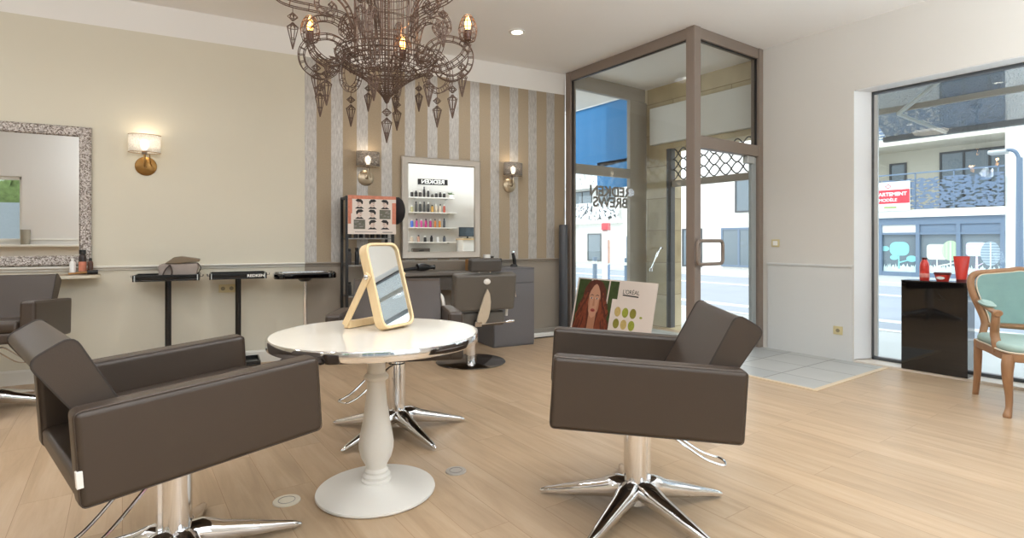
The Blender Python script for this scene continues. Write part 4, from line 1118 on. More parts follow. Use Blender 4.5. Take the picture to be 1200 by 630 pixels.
# tall dark tube and cable in the corner by the entrance
tbx = thing('upright_tube', 'tall dark grey tube standing on the floor against the left post of the glass entrance', 'tube', (4.375, 5.10, 0))
bm = BM(); lathe(bm, [(0, 0), (0.052, 0), (0.052, 1.33), (0.047, 1.345), (0.0, 1.347)], n=28); build('tube', bm, plain('dark_grey_tube', '45464a', 0.35), tbx)
bm = BM(); lathe(bm, [(0.0525, 0.0), (0.058, 0.0), (0.058, 0.03), (0.0525, 0.03)], n=28, ring=True); build('foot_ring', bm, M['black'], tbx)
pc = lthing('power_strip', 'white power strip with a dark cable on the floor between the cabinet and the entrance', 'power strip', 3.42, 0.07, 0.0)
bm = BM(); box(bm, -0.22, 0.22, -0.03, 0.03, 0.0, 0.045); build('body', bm, M['white'], pc, bevel=0.006)
bm = BM(); tube(bm, spline([(-0.22, -0.02, 0.02), (-0.27, -0.06, 0.007), (-0.15, -0.09, 0.007), (0.05, -0.07, 0.007), (0.22, -0.10, 0.007)], 8), 0.006, 7); build('cable', bm, M['black'], pc)

# floor covers, recessed ceiling lights, and unseen lamps added for fill
def floor_cover(label, x, y, r, mat):
    t = thing('floor_outlet_cover', label, 'floor outlet', (x, y, 0.0))
    bm = BM(); lathe(bm, [(0, 0), (r, 0), (r, 0.003), (r * 0.96, 0.006), (0, 0.006)], n=36); build('cover', bm, mat, t)
    bm = BM(); lathe(bm, [(r * 0.58, 0.0065), (r * 0.62, 0.0065), (r * 0.62, 0.0075), (r * 0.58, 0.0075)], n=32, ring=True); build('lid_ring', bm, M['grey_ink'], t)
floor_cover('round cream floor outlet cover near the left foreground chair', 0.593, 2.56, 0.058, plain('cream_cover', 'dcd3c0', 0.5))
floor_cover('round grey floor outlet cover right of the pedestal table', 1.359, 2.404, 0.052, plain('grey_cover', 'b4aca2', 0.4, metal=0.3))
def downlight(x, y, label, w=None, group=None):
    t = thing('downlight', label, 'ceiling light', (x, y, CEIL), 0, group)
    bm = BM(); lathe(bm, [(0.055, -0.001), (0.082, -0.001), (0.08, -0.008), (0.058, -0.012), (0.055, -0.006)], n=32, ring=True); build('trim_ring', bm, M['white'], t)
    bm = BM(); lathe(bm, [(0, -0.004), (0.054, -0.004), (0.054, -0.0015), (0, -0.0015)], n=24); build('lens', bm, M['lens'], t)
    ld = bpy.data.lights.new('downlight_lamp', 'AREA'); ld.shape = 'DISK'; ld.size = 0.3; ld.energy = w or DOWNLIGHT_W; ld.color = (0.92, 0.96, 1.0); ld.spread = R(150)
    lo = bpy.data.objects.new('downlight_lamp', ld); COL.objects.link(lo); lo.parent = t; lo.location = (0, 0, -0.03)
downlight(3.19, 4.418, 'small round recessed downlight in the ceiling in front of the striped wall')
for p in ((0.9, 4.3), (-1.4, 4.4), (-3.6, 4.2), (-0.2, 0.6), (2.6, 0.8), (-3.0, 0.8), (4.3, 0.9), (2.4, 2.2)):  # more downlights, unseen, added to light the room
    if p == (0.9, 4.3): p = (0.3, 3.9)
    downlight(p[0], p[1], 'round recessed downlight added in the ceiling outside the view', group='recessed ceiling lights added outside the view')
def globe(x, y, z=2.62):  # unseen glowing globe, added to brighten ceiling and room
    t = thing('fill_globe', 'round opal glass globe added out of view to fill the room with light', 'pendant lamp', (x, y, CEIL), 0, 'opal fill globes added outside the view')
    bm = BM(); lathe(bm, [(0, 0), (0.05, 0), (0.05, -0.02), (0, -0.025)], n=20); tube(bm, [(0, 0, -0.02), (0, 0, z - CEIL + 0.15)], 0.004, 6); build('cord', bm, M['black'], t)
    bm = BM(); lathe(bm, [(0, z - CEIL + 0.12), (0.03, z - CEIL + 0.12), (0.03, z - CEIL + 0.16), (0, z - CEIL + 0.16)], n=16); build('holder', bm, M['black'], t)
    bm = BM(); lathe(bm, [(0.028, z - CEIL + 0.12)] + [(0.12 * math.cos(R(a)), z - CEIL + 0.12 * math.sin(R(a))) for a in range(70, -91, -10)][:-1] + [(0, z - CEIL - 0.12)], n=24)
    g = build('opal_globe', bm, M['opal'], t)
for p in ((-0.7, 1.7), (-1.9, -0.7), (0.6, -0.2), (-3.6, 3.8), (-5.0, 1.0), (1.2, 1.5)): globe(*p)
def uplighter(x, y, k):  # unseen upward lamp, added to lift the ceiling brightness
    t = thing('fill_uplighter', 'slim white floor uplighter added out of view to brighten the ceiling', 'floor lamp', (x, y, 0), 0, 'floor uplighters added outside the view')
    bm = BM(); lathe(bm, [(0, 0), (0.14, 0), (0.14, 0.02), (0.02, 0.03), (0, 0.03)], n=28); build('base', bm, M['white_metal'], t)
    bm = BM(); lathe(bm, [(0, 0.03), (0.014, 0.03), (0.014, 1.80), (0, 1.80)], n=14); build('pole', bm, M['white_metal'], t)
    bm = BM(); lathe(bm, [(0.02, 1.78), (0.12, 1.82), (0.19, 1.88), (0.19, 1.885), (0.12, 1.83), (0.02, 1.79)], n=36, ring=True); build('bowl', bm, M['white_metal'], t)
    bm = BM(); lathe(bm, [(0, 1.84), (0.05, 1.845), (0.05, 1.86), (0, 1.865)], n=20); build('bulb', bm, M['lens'], t)
    ld = bpy.data.lights.new('fill_uplight', 'AREA'); ld.shape = 'DISK'; ld.size = 0.34; ld.energy = FILL_UPLIGHT_W * k; ld.color = (0.86, 0.94, 1.0)
    lo = bpy.data.objects.new('fill_uplight', ld); COL.objects.link(lo); lo.parent = t; lo.location = (0, 0, 1.90); lo.rotation_euler = (PI, 0, 0)
for p in ((-2.4, 3.2, 0.5), (5.35, -0.3, 0.8), (1.0, -1.1, 1.0), (-0.9, -0.8, 0.8), (3.15, 0.35, 1.35)): uplighter(*p)
cd = thing('ceiling_disc_lamp', 'flat round white ceiling lamp, seen reflected in the shop window', 'ceiling light', (-0.67, 3.9, CEIL))
bm = BM(); lathe(bm, [(0, -0.05), (0.25, -0.05), (0.27, -0.035), (0.27, 0), (0, 0)], n=40); build('diffuser', bm, emit('disc_lamp_diffuser', 'fff3df', 4.0), cd)

# ---- poster board against the entrance glass (print faces -y locally)
pb = thing('poster_board', 'large hair-colour poster board with a red-haired woman leaning on the entrance glass', 'poster', (4.20, 4.22, 0.008), R(-90))
lm = Matrix.Rotation(R(-13), 4, 'X')
PW, PH = 0.585, 0.735
bm = BM(); box(bm, -PW, PW, -0.004, 0.004, 0, PH); build('board', bm, M['paper'], pb, xf=lm, smooth=False)
bm = BM(); y = -0.0045
x0, x1, z0, z1 = -PW + 0.025, 0.02, 0.06, PH - 0.015
poly2(bm, [(x0, z0), (x1 - 0.02, z0), (x1 - 0.02, 0.53), (x1 + 0.05, 0.53), (x1 + 0.05, z1), (x0, z1)], y, 0)
poly2(bm, [(x0 + 0.20, z1), (x0 + 0.215, 0.42), (x0 + 0.23, 0.42), (x0 + 0.225, z1)], y - 0.0004, 6); poly2(bm, [(x0 + 0.48, z1), (x0 + 0.475, 0.45), (x0 + 0.495, 0.45), (x0 + 0.50, z1)], y - 0.0004, 6)
cx, cz = -0.275, 0.50
hair = [(-0.27, -0.44), (-0.285, -0.30), (-0.235, -0.20), (-0.245, -0.09), (-0.185, 0.01), (-0.165, 0.12), (-0.10, 0.20), (0.0, 0.225), (0.10, 0.20), (0.165, 0.12), (0.185, 0.02), (0.225, -0.07), (0.22, -0.18), (0.265, -0.28), (0.275, -0.44)]
poly2(bm, [(max(min(cx + p[0], x1 - 0.022), x0 + 0.002), cz + p[1]) for p in hair], y - 0.0008, 1)
poly2(bm, [(cx - 0.06, cz - 0.44), (cx + 0.10, cz - 0.44), (cx + 0.06, cz - 0.30), (cx + 0.065, cz - 0.14), (cx - 0.05, cz - 0.14), (cx - 0.05, cz - 0.30)], y - 0.0012, 2)
fc = [(0.0, -0.21), (0.045, -0.185), (0.08, -0.12), (0.098, -0.03), (0.095, 0.06), (0.07, 0.14), (0.01, 0.175), (-0.055, 0.14), (-0.085, 0.06), (-0.085, -0.04), (-0.065, -0.13), (-0.035, -0.19)]
poly2(bm, [(cx + p[0], cz + p[1]) for p in fc], y - 0.0016, 3)
for sx in (-0.04, 0.045):
    poly2(bm, ell(cx + sx, cz + 0.012, 0.022, 0.009, 12), y - 0.002, 6); poly2(bm, ell(cx + sx, cz + 0.012, 0.010, 0.010, 10), y - 0.0022, 4)
    poly2(bm, [(cx + sx - 0.028, cz + 0.036), (cx + sx, cz + 0.047), (cx + sx + 0.028, cz + 0.038), (cx + sx + 0.026, cz + 0.045), (cx + sx, cz + 0.056), (cx + sx - 0.026, cz + 0.043)], y - 0.002, 4)
poly2(bm, [(cx - 0.006, cz + 0.01), (cx + 0.012, cz + 0.01), (cx + 0.022, cz - 0.07), (cx + 0.002, cz - 0.078), (cx - 0.014, cz - 0.07)], y - 0.0019, 2)
poly2(bm, ell(cx + 0.005, cz - 0.122, 0.036, 0.018, 14), y - 0.002, 5)
poly2(bm, [(cx - 0.028, cz - 0.123), (cx + 0.038, cz - 0.123), (cx + 0.005, cz - 0.127)], y - 0.0024, 4)
for i, sgn in ((0, -1), (1, 1)):        # locks in front of the shoulders
    poly2(bm, [(cx + sgn * 0.085, cz + 0.02), (cx + sgn * 0.14, cz - 0.06), (cx + sgn * 0.16, cz - 0.2), (cx + sgn * 0.20, cz - 0.44), (cx + sgn * 0.09, cz - 0.44), (cx + sgn * 0.07, cz - 0.28), (cx + sgn * 0.09, cz - 0.14)], y - 0.0024, 7)
rs_ = random.Random(11)
for k in range(16):                    # wavy strands
    sgn = 1 if k % 2 else -1; xa = cx + sgn * (0.11 + 0.008 * k); top = cz + 0.10 - 0.015 * k; w = 0.008 + 0.004 * rs_.random()
    L_, R_ = [], []
    for q in range(9):
        z = top + (cz - 0.43 - top) * q / 8; x = xa + sgn * 0.06 * q / 8 + 0.018 * math.sin(q * 1.5 + k)
        x = max(min(x, x1 - 0.03), x0 + 0.012); L_.append((x - w, z)); R_.append((x + w, z))
    poly2(bm, L_ + R_[::-1], y - 0.0026 - k * 0.00003, 7 if k % 3 else 1)
poly2(bm, [(cx + 0.05, cz - 0.17), (cx + 0.09, cz - 0.08), (cx + 0.097, cz + 0.05), (cx + 0.07, cz - 0.02)], y - 0.00185, 2); poly2(bm, [(cx - 0.05, cz - 0.15), (cx - 0.084, cz - 0.06), (cx - 0.084, cz + 0.06), (cx - 0.062, cz - 0.02)], y - 0.00185, 2)
poly2(bm, [(cx - 0.09, cz + 0.02), (cx - 0.10, cz + 0.11), (cx - 0.04, cz + 0.185), (cx + 0.01, cz + 0.185), (cx - 0.03, cz + 0.15), (cx - 0.07, cz + 0.09)], y - 0.0021, 1); poly2(bm, [(cx + 0.10, cz + 0.02), (cx + 0.11, cz + 0.11), (cx + 0.06, cz + 0.18), (cx + 0.0, cz + 0.185), (cx + 0.045, cz + 0.15), (cx + 0.08, cz + 0.09)], y - 0.0021, 1)
for r_ in range(3):
    for c_ in range(3):
        poly2(bm, ell(0.105 + c_ * 0.107, 0.40 - r_ * 0.125, 0.044, 0.052), y - 0.0006, (9, 8, 10)[(r_ * 2 + c_) % 3])
poly2(bm, [(0.14, 0.575), (0.36, 0.568), (0.36, 0.582), (0.14, 0.589)], y - 0.0006, 4)
poly2(bm, ell(0.43, 0.37, 0.02, 0.012, 8), y - 0.0006, 8)
build('print', bm, [M['leafy'], M['auburn'], plain('printed_skin_shade', 'b57f62', 0.6), M['skin_print'], M['ink'], M['lip'], M['paper'], plain('printed_red_locks', '84422a', 0.6, noise=0.5, nscale=30), M['olive'], M['tan_swatch'], M['khaki_swatch']], pb, xf=lm, smooth=False)
text_mesh('lettering', "L'OR\u00c9AL", 0.062, M['ink'], pb, lm @ Matrix.Translation((0.25, -0.0052, 0.615)) @ TXZ, 0.0004)

# ---- black plinth with red products in the window
pn = thing('display_plinth', 'glossy black display plinth standing in the shop window', 'plinth', (5.735, 1.755, 0.0225))
bm = BM(); box(bm, -0.095, 0.085, -0.235, 0.235, 0, 0.775); build('body', bm, M['black_gloss'], pn, bevel=0.003)
bm = BM(); box(bm, -0.098, 0.088, -0.238, 0.238, 0.775, 0.783); build('top', bm, M['black_gloss'], pn, bevel=0.002)
PZ = 0.806
t = thing('shampoo_bottle', 'red shampoo bottle with a dark cap on the black plinth', 'bottle', (5.73, 1.845, PZ))
bm = BM(); lathe(bm, [(0, 0), (0.034, 0), (0.036, 0.01), (0.036, 0.12), (0.031, 0.15), (0.022, 0.168), (0.018, 0.18), (0, 0.18)], n=24); build('body', bm, M['red'], t)
bm = BM(); lathe(bm, [(0, 0.18), (0.02, 0.18), (0.02, 0.198), (0, 0.198)], n=20); build('cap', bm, M['red_dark'], t)
bm = BM(); lathe(bm, [(0.0362, 0.025), (0.0366, 0.026), (0.0366, 0.06), (0.0362, 0.061)], n=24, ring=True); build('label_band', bm, plain('pale_red_label', 'd98a80', 0.4), t)
t = thing('hair_mask_tub', 'low red hair mask tub on the black plinth between bottle and tube', 'jar', (5.73, 1.715, PZ))
bm = BM(); lathe(bm, [(0, 0), (0.042, 0), (0.058, 0.055), (0, 0.055)], n=28); build('pot', bm, M['red'], t)
bm = BM(); lathe(bm, [(0, 0.055), (0.061, 0.055), (0.061, 0.074), (0, 0.074)], n=28); build('lid', bm, M['red_dark'], t, bevel=0.003)
bm = BM(); prism(bm, ell(0, 0.028, 0.03, 0.013), -0.0545, -0.049, 'x'); build('label_oval', bm, M['white'], t)
t = thing('conditioner_tube', 'tall red tube standing on its cap on the black plinth', 'tube', (5.73, 1.585, PZ))
bm = BM(); lathe(bm, [(0, 0), (0.036, 0), (0.036, 0.022), (0, 0.022)], n=24, sy=1.0); build('cap', bm, M['red_dark'], t)
bm = BM(); n = 24; rings = []
for z, a, b in ((0.022, 0.034, 0.036), (0.08, 0.033, 0.042), (0.15, 0.018, 0.05), (0.205, 0.003, 0.056), (0.215, 0.003, 0.056)):
    rings.append([bm.verts.new((a * math.cos(2 * PI * k / n), b * math.sin(2 * PI * k / n), z)) for k in range(n)])
for A, B in zip(rings, rings[1:]):
    for k in range(n): face(bm, [A[k], A[(k + 1) % n], B[(k + 1) % n], B[k]])
face(bm, rings[-1]); face(bm, rings[0][::-1]); build('body', bm, M['red'], t)

# ---- Louis XV style armchair
AA = 212.0; _c, _s = math.cos(R(AA)), math.sin(R(AA)); AX = 4.70 - (_c * 0.29 + _s * 0.303); AY = 1.062 - (_s * 0.29 - _c * 0.303)
ac = thing('armchair', 'carved wooden armchair with teal upholstery in front of the shop window', 'armchair', (AX, AY, 0), R(AA))
W_, T_ = M['oak_arm'], M['teal_pale']
# local: +x forward, +y its left; the chair's right side (-y) is the one in view
SW, SD = 0.285, 0.27
for sx in (1, -1):
    for sy in (1, -1):
        bm = BM(); x, y = sx * SD, sy * (SW - (0.008 if sx < 0 else 0))
        if sx > 0:
            P = [(x, y, 0.40), (x + 0.012, y + sy * 0.012, 0.34), (x + 0.014, y + sy * 0.014, 0.26), (x - 0.002, y, 0.14), (x + 0.002, y + sy * 0.002, 0.06), (x + 0.018, y + sy * 0.016, 0.012), (x + 0.02, y + sy * 0.018, 0.0)]; rs = [0.034, 0.034, 0.029, 0.021, 0.018, 0.024, 0.02]
        else:
            P = [(x, y, 0.42), (x - 0.002, y, 0.30), (x - 0.01, y, 0.18), (x - 0.03, y, 0.08), (x - 0.05, y, 0.0)]; rs = [0.026, 0.026, 0.023, 0.021, 0.019]
        tube(bm, spline(P, 4), [rs[min(i // 4, len(rs) - 1)] * (1 - (i % 4) / 4) + rs[min(i // 4 + 1, len(rs) - 1)] * ((i % 4) / 4) for i in range(4 * (len(P) - 1) + 1)], 12)
        build('leg', bm, W_, ac)
seat_out = [(SD + 0.02, -SW - 0.01), (SD + 0.05, -0.1), (SD + 0.055, 0), (SD + 0.05, 0.1), (SD + 0.02, SW + 0.01), (0, SW + 0.02), (-SD - 0.01, SW - 0.01), (-SD - 0.015, 0), (-SD - 0.01, -SW + 0.01), (0, -SW - 0.02)]
so_ = [(p.x, p.y) for p in spline([(a, b, 0) for a, b in seat_out], 4, closed=True)]
bm = BM(); prism(bm, so_, 0.365, 0.42, 'z'); build('seat_rail', bm, W_, ac, bevel=0.008)
bm = BM(); prism(bm, [(a * 0.985, b * 0.985) for a, b in so_], 0.418, 0.475, 'z'); build('seat_cushion', bm, T_, ac, bevel=0.026, seg=4)
bm = BM(); tube(bm, [(a * 0.998, b * 0.998, 0.424) for a, b in so_], 0.006, 6, closed=True); build('nail_trim', bm, M['nail_trim'], ac)
# back: rounded frame leaning back
bkm = Matrix.Translation((-SD - 0.005, 0, 0.40)) @ Matrix.Rotation(R(-11), 4, 'Y')
back = spline([(0, -0.225, 0.135), (0, -0.235, 0.20), (0, -0.284, 0.36), (0, -0.292, 0.45), (0, -0.262, 0.507), (0, -0.16, 0.523), (0, -0.06, 0.535), (0, 0, 0.545), (0, 0.06, 0.535), (0, 0.16, 0.523), (0, 0.262, 0.507), (0, 0.292, 0.45), (0, 0.284, 0.36), (0, 0.235, 0.20), (0, 0.225, 0.135)], 5)
bm = BM(); tube(bm, [bkm @ p for p in back], 0.024, 10); tube(bm, [bkm @ Vector(p) for p in ((0, -0.225, 0.135), (0, 0, 0.125), (0, 0.225, 0.135))], 0.022, 10)
for sy in (1, -1): tube(bm, [bkm @ Vector(p) for p in ((0, sy * 0.225, 0.14), (0.005, sy * 0.248, 0.05), (0.01, sy * 0.262, -0.02))], 0.023, 10)
build('back_frame', bm, W_, ac)
ib = [(p.y * 0.9, 0.145 + (p.z - 0.135) * 0.945) for p in back]
bm = BM(); prism(bm, ib, -0.016, 0.026, 'x'); build('back_cushion', bm, M['teal'], ac, xf=bkm, bevel=0.014, seg=3)
bm = BM(); tube(bm, [bkm @ Vector((0.02, p[0], p[1])) for p in ib], 0.005, 6, closed=True); build('back_nail_trim', bm, M['nail_trim'], ac)
for sy in (1, -1):
    bm = BM(); tube(bm, spline([(-SD - 0.04, sy * 0.262, 0.70), (-0.14, sy * 0.285, 0.69), (0.02, sy * 0.30, 0.672), (0.10, sy * 0.305, 0.665), (0.155, sy * 0.30, 0.66)], 5), [0.02] * 15 + [0.022] * 3 + [0.028, 0.03, 0.022], 10, flat=0.8)
    tube(bm, spline([(0.11, sy * 0.30, 0.655), (0.12, sy * 0.305, 0.60), (0.09, sy * 0.30, 0.52), (0.11, sy * 0.295, 0.45), (0.13, sy * 0.29, 0.40)], 5), [0.024] * 8 + [0.026] * 6 + [0.03] * 7, 10)
    a_ = build('arm', bm, W_, ac)
    bm = BM(); lathe(bm, [(0, 0), (0.04, 0.0), (0.045, 0.012), (0.03, 0.027), (0, 0.03)], n=20, sx=2.6, sy=0.85); build('arm_pad', bm, T_, a_, xf=Matrix.Translation((-0.06, sy * 0.292, 0.695)) @ Matrix.Rotation(R(5), 4, 'Y'))

# ================================================================ BACK WALL (seen in the mirrors)
def shelf_things():
    u0, u1 = 3.73, 4.80
    for i, z in enumerate((2.17, 1.82, 1.465, 1.125)):
        w1 = u1 + (0.06 if i else 0)
        t = thing('product_shelf', 'white product shelf on the wall reflected in the silver mirror, %s' % ('topmost', 'second from the top', 'third from the top', 'lowest')[i], 'shelf', ((u0 + w1) / 2, BW, z), 0, 'product shelves')
        hw = (w1 - u0) / 2
        bm = BM(); box(bm, -hw, hw, 0.001, 0.24, -0.022, 0.0); build('board', bm, M['white'], t, bevel=0.002)
        bm = BM()
        for x in (-hw * 0.7, hw * 0.7): box(bm, x - 0.012, x + 0.012, 0.001, 0.2, -0.045, -0.022)
        build('bracket', bm, M['alu'], t, bevel=0.002)
    rows = {
        2.17: [('2b2422', .15), ('2b2422', .15), ('3b302a', .15), ('2a2625', .25), ('2a2625', .2), ('4b453c', .08), ('2b2422', .13), ('2b2422', .13), ('2b2422', .13)],
        1.82: [('b9b48a', .16), ('4c4a48', .25), ('4c4a48', .25), ('4c4a48', .25), ('4c4a48', .25), ('c79a4e', .18), ('d8c8b0', .2), ('d9cbb6', .2), ('c2553f', .2)],
        1.465: [('3e62b4', .19), ('d94f93', .2), ('d8589a', .2), ('c2267a', .2), ('b8317c', .2), ('c9762c', .2), ('d08a35', .2), ('454a52', .22)],
        1.125: [('cdbda8', .14), ('c9a08c', .16), ('1d1b1b', .14), ('1d1b1b', .15), ('e4e2de', .12), ('5b6068', .14)],
    }
    names = {2.17: 'top', 1.82: 'second', 1.465: 'third', 1.125: 'fourth'}
    for z, row in rows.items():
        for i, (c, h) in enumerate(row):
            x = u0 + 0.08 + (u1 - u0 - 0.30) * i / (len(row) - 1); r = 0.035 if h < 0.2 else 0.028
            t = thing('product_bottle', 'product bottle on the %s shelf reflected in the silver mirror' % names[z], 'bottle', (x, BW + 0.12, z + 0.0005), 0, 'products on the %s reflected shelf' % names[z])
            bm = BM(); lathe(bm, [(0, 0), (r, 0), (r, h * 0.7), (r * 0.6, h * 0.8), (0, h * 0.8)], n=14); build('body', bm, colmat(c), t)
            bm = BM(); lathe(bm, [(0, h * 0.8), (r * 0.62, h * 0.8), (r * 0.62, h), (0, h)], n=12); build('cap', bm, colmat('2c2a2a' if i % 2 else 'e6e4de'), t)
    t = thing('potted_plant', 'small potted green plant on the top reflected product shelf', 'plant', (4.74, BW + 0.12, 2.1705))
    bm = BM(); lathe(bm, [(0, 0), (0.04, 0), (0.05, 0.08), (0, 0.08)], n=16); build('pot', bm, M['white'], t)
    bm = BM(); rp = random.Random(9)
    for k in range(34):
        a = rp.uniform(0, 2 * PI); l = rp.uniform(0.06, 0.12); e = rp.uniform(0.2, 1.2); d = Vector((math.cos(a) * math.cos(e), math.sin(a) * math.cos(e) * 0.7, math.sin(e)))
        p = Vector((0, 0, 0.08)); s = d.cross(Vector((0, 0, 1))).normalized() * 0.014
        q = [p, p + d * l * 0.5 + s, p + d * l + Vector((0, 0, -0.02)), p + d * l * 0.5 - s]; face(bm, [bm.verts.new(v) for v in q])
    build('foliage', bm, M['plant'], t)
    t = thing('brand_plaque', 'black plaque with white lettering above the reflected product shelves', 'sign', (4.33, BW, 2.55))
    bm = BM(); box(bm, -0.36, 0.36, 0.001, 0.02, -0.065, 0.065); build('board', bm, M['black'], t, bevel=0.002)
    text_mesh('lettering', 'REDKEN', 0.13, M['white'], t, Matrix.Translation((0, 0.0215, 0)) @ TXZ @ Matrix.Diagonal((-1, 1, 1, 1)), 0.001, 0.004, sx=1.15)
    t = thing('reception_desk', 'white reception counter reflected in the silver mirror', 'counter', (5.29, BW + 0.32, 0))
    bm = BM(); box(bm, -0.38, 0.36, -0.29, 0.29, 0, 1.17); build('body', bm, M['white'], t, bevel=0.004)
    bm = BM(); box(bm, -0.40, 0.36, -0.31, 0.33, 1.17, 1.205); build('worktop', bm, M['pale_wood'], t, bevel=0.004)
    t = thing('monitor', 'dark computer screen on the reflected white counter', 'monitor', (5.12, BW + 0.25, 1.2055))
    bm = BM(); box(bm, -0.08, 0.08, -0.06, 0.06, 0, 0.012); box(bm, -0.02, 0.02, -0.02, 0.0, 0.012, 0.08); build('stand', bm, M['black'], t, bevel=0.002)
    bm = BM(); box(bm, -0.22, 0.22, 0.0, 0.025, 0.045, 0.27); build('housing', bm, M['black'], t, bevel=0.003)
    bm = BM(); box(bm, -0.205, 0.205, 0.025, 0.027, 0.06, 0.255); build('screen', bm, M['screen'], t)
    t = thing('tool_case', 'dark case on the floor cabinet under the reflected shelves', 'case', (4.0, BW + 0.2, 0.82))
    bm = BM(); box(bm, -0.2, 0.2, -0.1, 0.1, 0, 0.16); build('body', bm, M['cabinet_dark'], t, bevel=0.01); bm = BM(); box(bm, -0.06, 0.06, 0.1, 0.115, 0.1, 0.12); build('handle', bm, M['black'], t, bevel=0.003)
    t = thing('low_cabinet', 'long white low cabinet under the reflected product shelves', 'cabinet', (4.2, BW + 0.2, 0))
    bm = BM(); box(bm, -0.6, 0.58, -0.199, 0.2, 0, 0.82); build('body', bm, M['white'], t, bevel=0.004)
    for k in range(3):
        bm = BM(); box(bm, -0.59 + k * 0.39, -0.21 + k * 0.39, 0.201, 0.215, 0.05, 0.79); d = build('door', bm, M['white'], t, bevel=0.003)
        bm = BM(); box(bm, -0.25 + k * 0.39, -0.235 + k * 0.39, 0.215, 0.23, 0.4, 0.52); build('handle', bm, M['chrome'], d, bevel=0.002)
    t = thing('pot', 'grey cylindrical pot on the ledge reflected in the mosaic mirror', 'pot', (-3.43, BW + 0.085, 1.0805))
    bm = BM(); lathe(bm, [(0, 0), (0.07, 0), (0.075, 0.28), (0.066, 0.28), (0.062, 0.02), (0, 0.02)], n=24); build('body', bm, plain('warm_grey_pot', '8f8878', 0.5), t)
shelf_things()
# what stands outside the reflected window: a blue-grey wall and a hedge
bm = BM(); box(bm, -9, 0.5, -4.3, -4.0, -0.16, 2.0); struct('garden_wall', bm, M['conc'], smooth=False)
bm = BM(); rp = random.Random(4)
for k in range(900):
    p = Vector((rp.uniform(-8.5, 0), rp.uniform(-5.4, -4.55), rp.uniform(1.6, 3.6))); d = Vector((rp.uniform(-1, 1), rp.uniform(-1, 1), rp.uniform(-1, 1))).normalized(); e = d.orthogonal().normalized()
    face(bm, [bm.verts.new(q) for q in (p - d * 0.16, p + e * 0.08, p + d * 0.16, p - e * 0.08)])
box(bm, -8.5, 0, -5.2, -4.6, -0.16, 3.2)
tag(build('hedge', bm, M['bush'], smooth=False), 'green hedge behind the grey garden wall, reflected in the mosaic mirror', 'hedge', kind='stuff')

# ================================================================ ACROSS THE STREET (facade plane x = 24)
FX = 24.0
ap = thing('apartment_building', 'white apartment building across the street with perforated balconies and shop windows', 'building', (FX, 7.0, -0.18))
OY, OZ = -7.0, 0.18
def fbox(bm, y0, y1, z0, z1, d0, d1, mi=0): box(bm, d0, d1, y0 + OY, y1 + OY, z0 + OZ, z1 + OZ, mi)
bm = BM()
fbox(bm, -14, 5.47, -0.18, 12, 0, 3); fbox(bm, 10.4, 48, 6.2, 12, 0, 3); fbox(bm, 5.47, 10.4, 8.2, 12, 0, 3)
fbox(bm, 5.47, 10.4, -0.18, 8.2, 1.8, 3)
fbox(bm, 10.4, 13.5, -0.18, 6.2, 0, 3)
fbox(bm, 13.5, 48, -0.18, 6.2, 0.0, 3)
build('wall', bm, M['facade'], ap, smooth=False)
bm = BM(); fbox(bm, 5.47, 10.4, 2.02, 2.3, -0.15, 1.8); build('balcony_slab', bm, M['facade'], ap, smooth=False)
bm = BM(); fbox(bm, 5.47, 10.4, 4.75, 5.0, -0.15, 1.8); build('balcony_slab', bm, M['facade_cream'], ap, smooth=False)
bm = BM(); fbox(bm, 5.47, 10.4, 2.3, 4.75, 1.78, 1.80); build('recess_wall', bm, M['facade_cream'], ap, smooth=False)
def panel(y0, y1, z0, z1, mat, d=-0.12):
    bm = BM(); face(bm, [bm.verts.new((d, y + OY, z + OZ)) for y, z in ((y0, z0), (y1, z0), (y1, z1), (y0, z1))])
    o = build('balcony_panel', bm, mat, ap, smooth=False); s = o.modifiers.new('s', 'SOLIDIFY'); s.thickness = 0.02
    return o
for a, b in ((5.47, 7.95), (7.98, 10.3)): panel(a, b, 2.32, 3.45, M['perf'])
for a, b in ((5.47, 7.95), (7.98, 10.3)): panel(a, b, 5.02, 6.1, M['perf'])
bm = BM(); fbox(bm, 5.47, 10.4, 3.62, 3.67, -0.13, -0.09); 
for y in (5.6, 6.8, 7.96, 9.2): fbox(bm, y, y + 0.04, 2.3, 3.65, -0.13, -0.09)
build('railing', bm, M['facade_grey'], ap, smooth=False)
def ewin(y0, y1, z0, z1, d, n=2, pane='pane_ext', fr='frame_dark', fw=0.07):
    bm = BM(); fbox(bm, y0, y1, z0, z0 + fw, d - 0.06, d - 0.002); fbox(bm, y0, y1, z1 - fw, z1, d - 0.06, d - 0.002)
    for i in range(n + 1):
        c = y0 + (y1 - y0) * i / n; a = min(max(c - fw / 2, y0), y1 - fw); fbox(bm, a, a + fw, z0 + fw, z1 - fw, d - 0.06, d - 0.002)
    w = build('window', bm, M[fr], ap, smooth=False)
    bm = BM(); fbox(bm, y0 + fw, y1 - fw, z0 + fw, z1 - fw, d - 0.03, d - 0.012); build('pane', bm, M[pane], w, smooth=False)
ewin(5.55, 7.8, 2.4, 4.55, 1.78, 3); ewin(8.9, 9.5, 2.4, 4.3, 1.78, 1)
ewin(5.55, 7.8, 5.1, 7.3, 1.78, 3, 'pane_blue')
bm = BM(); 
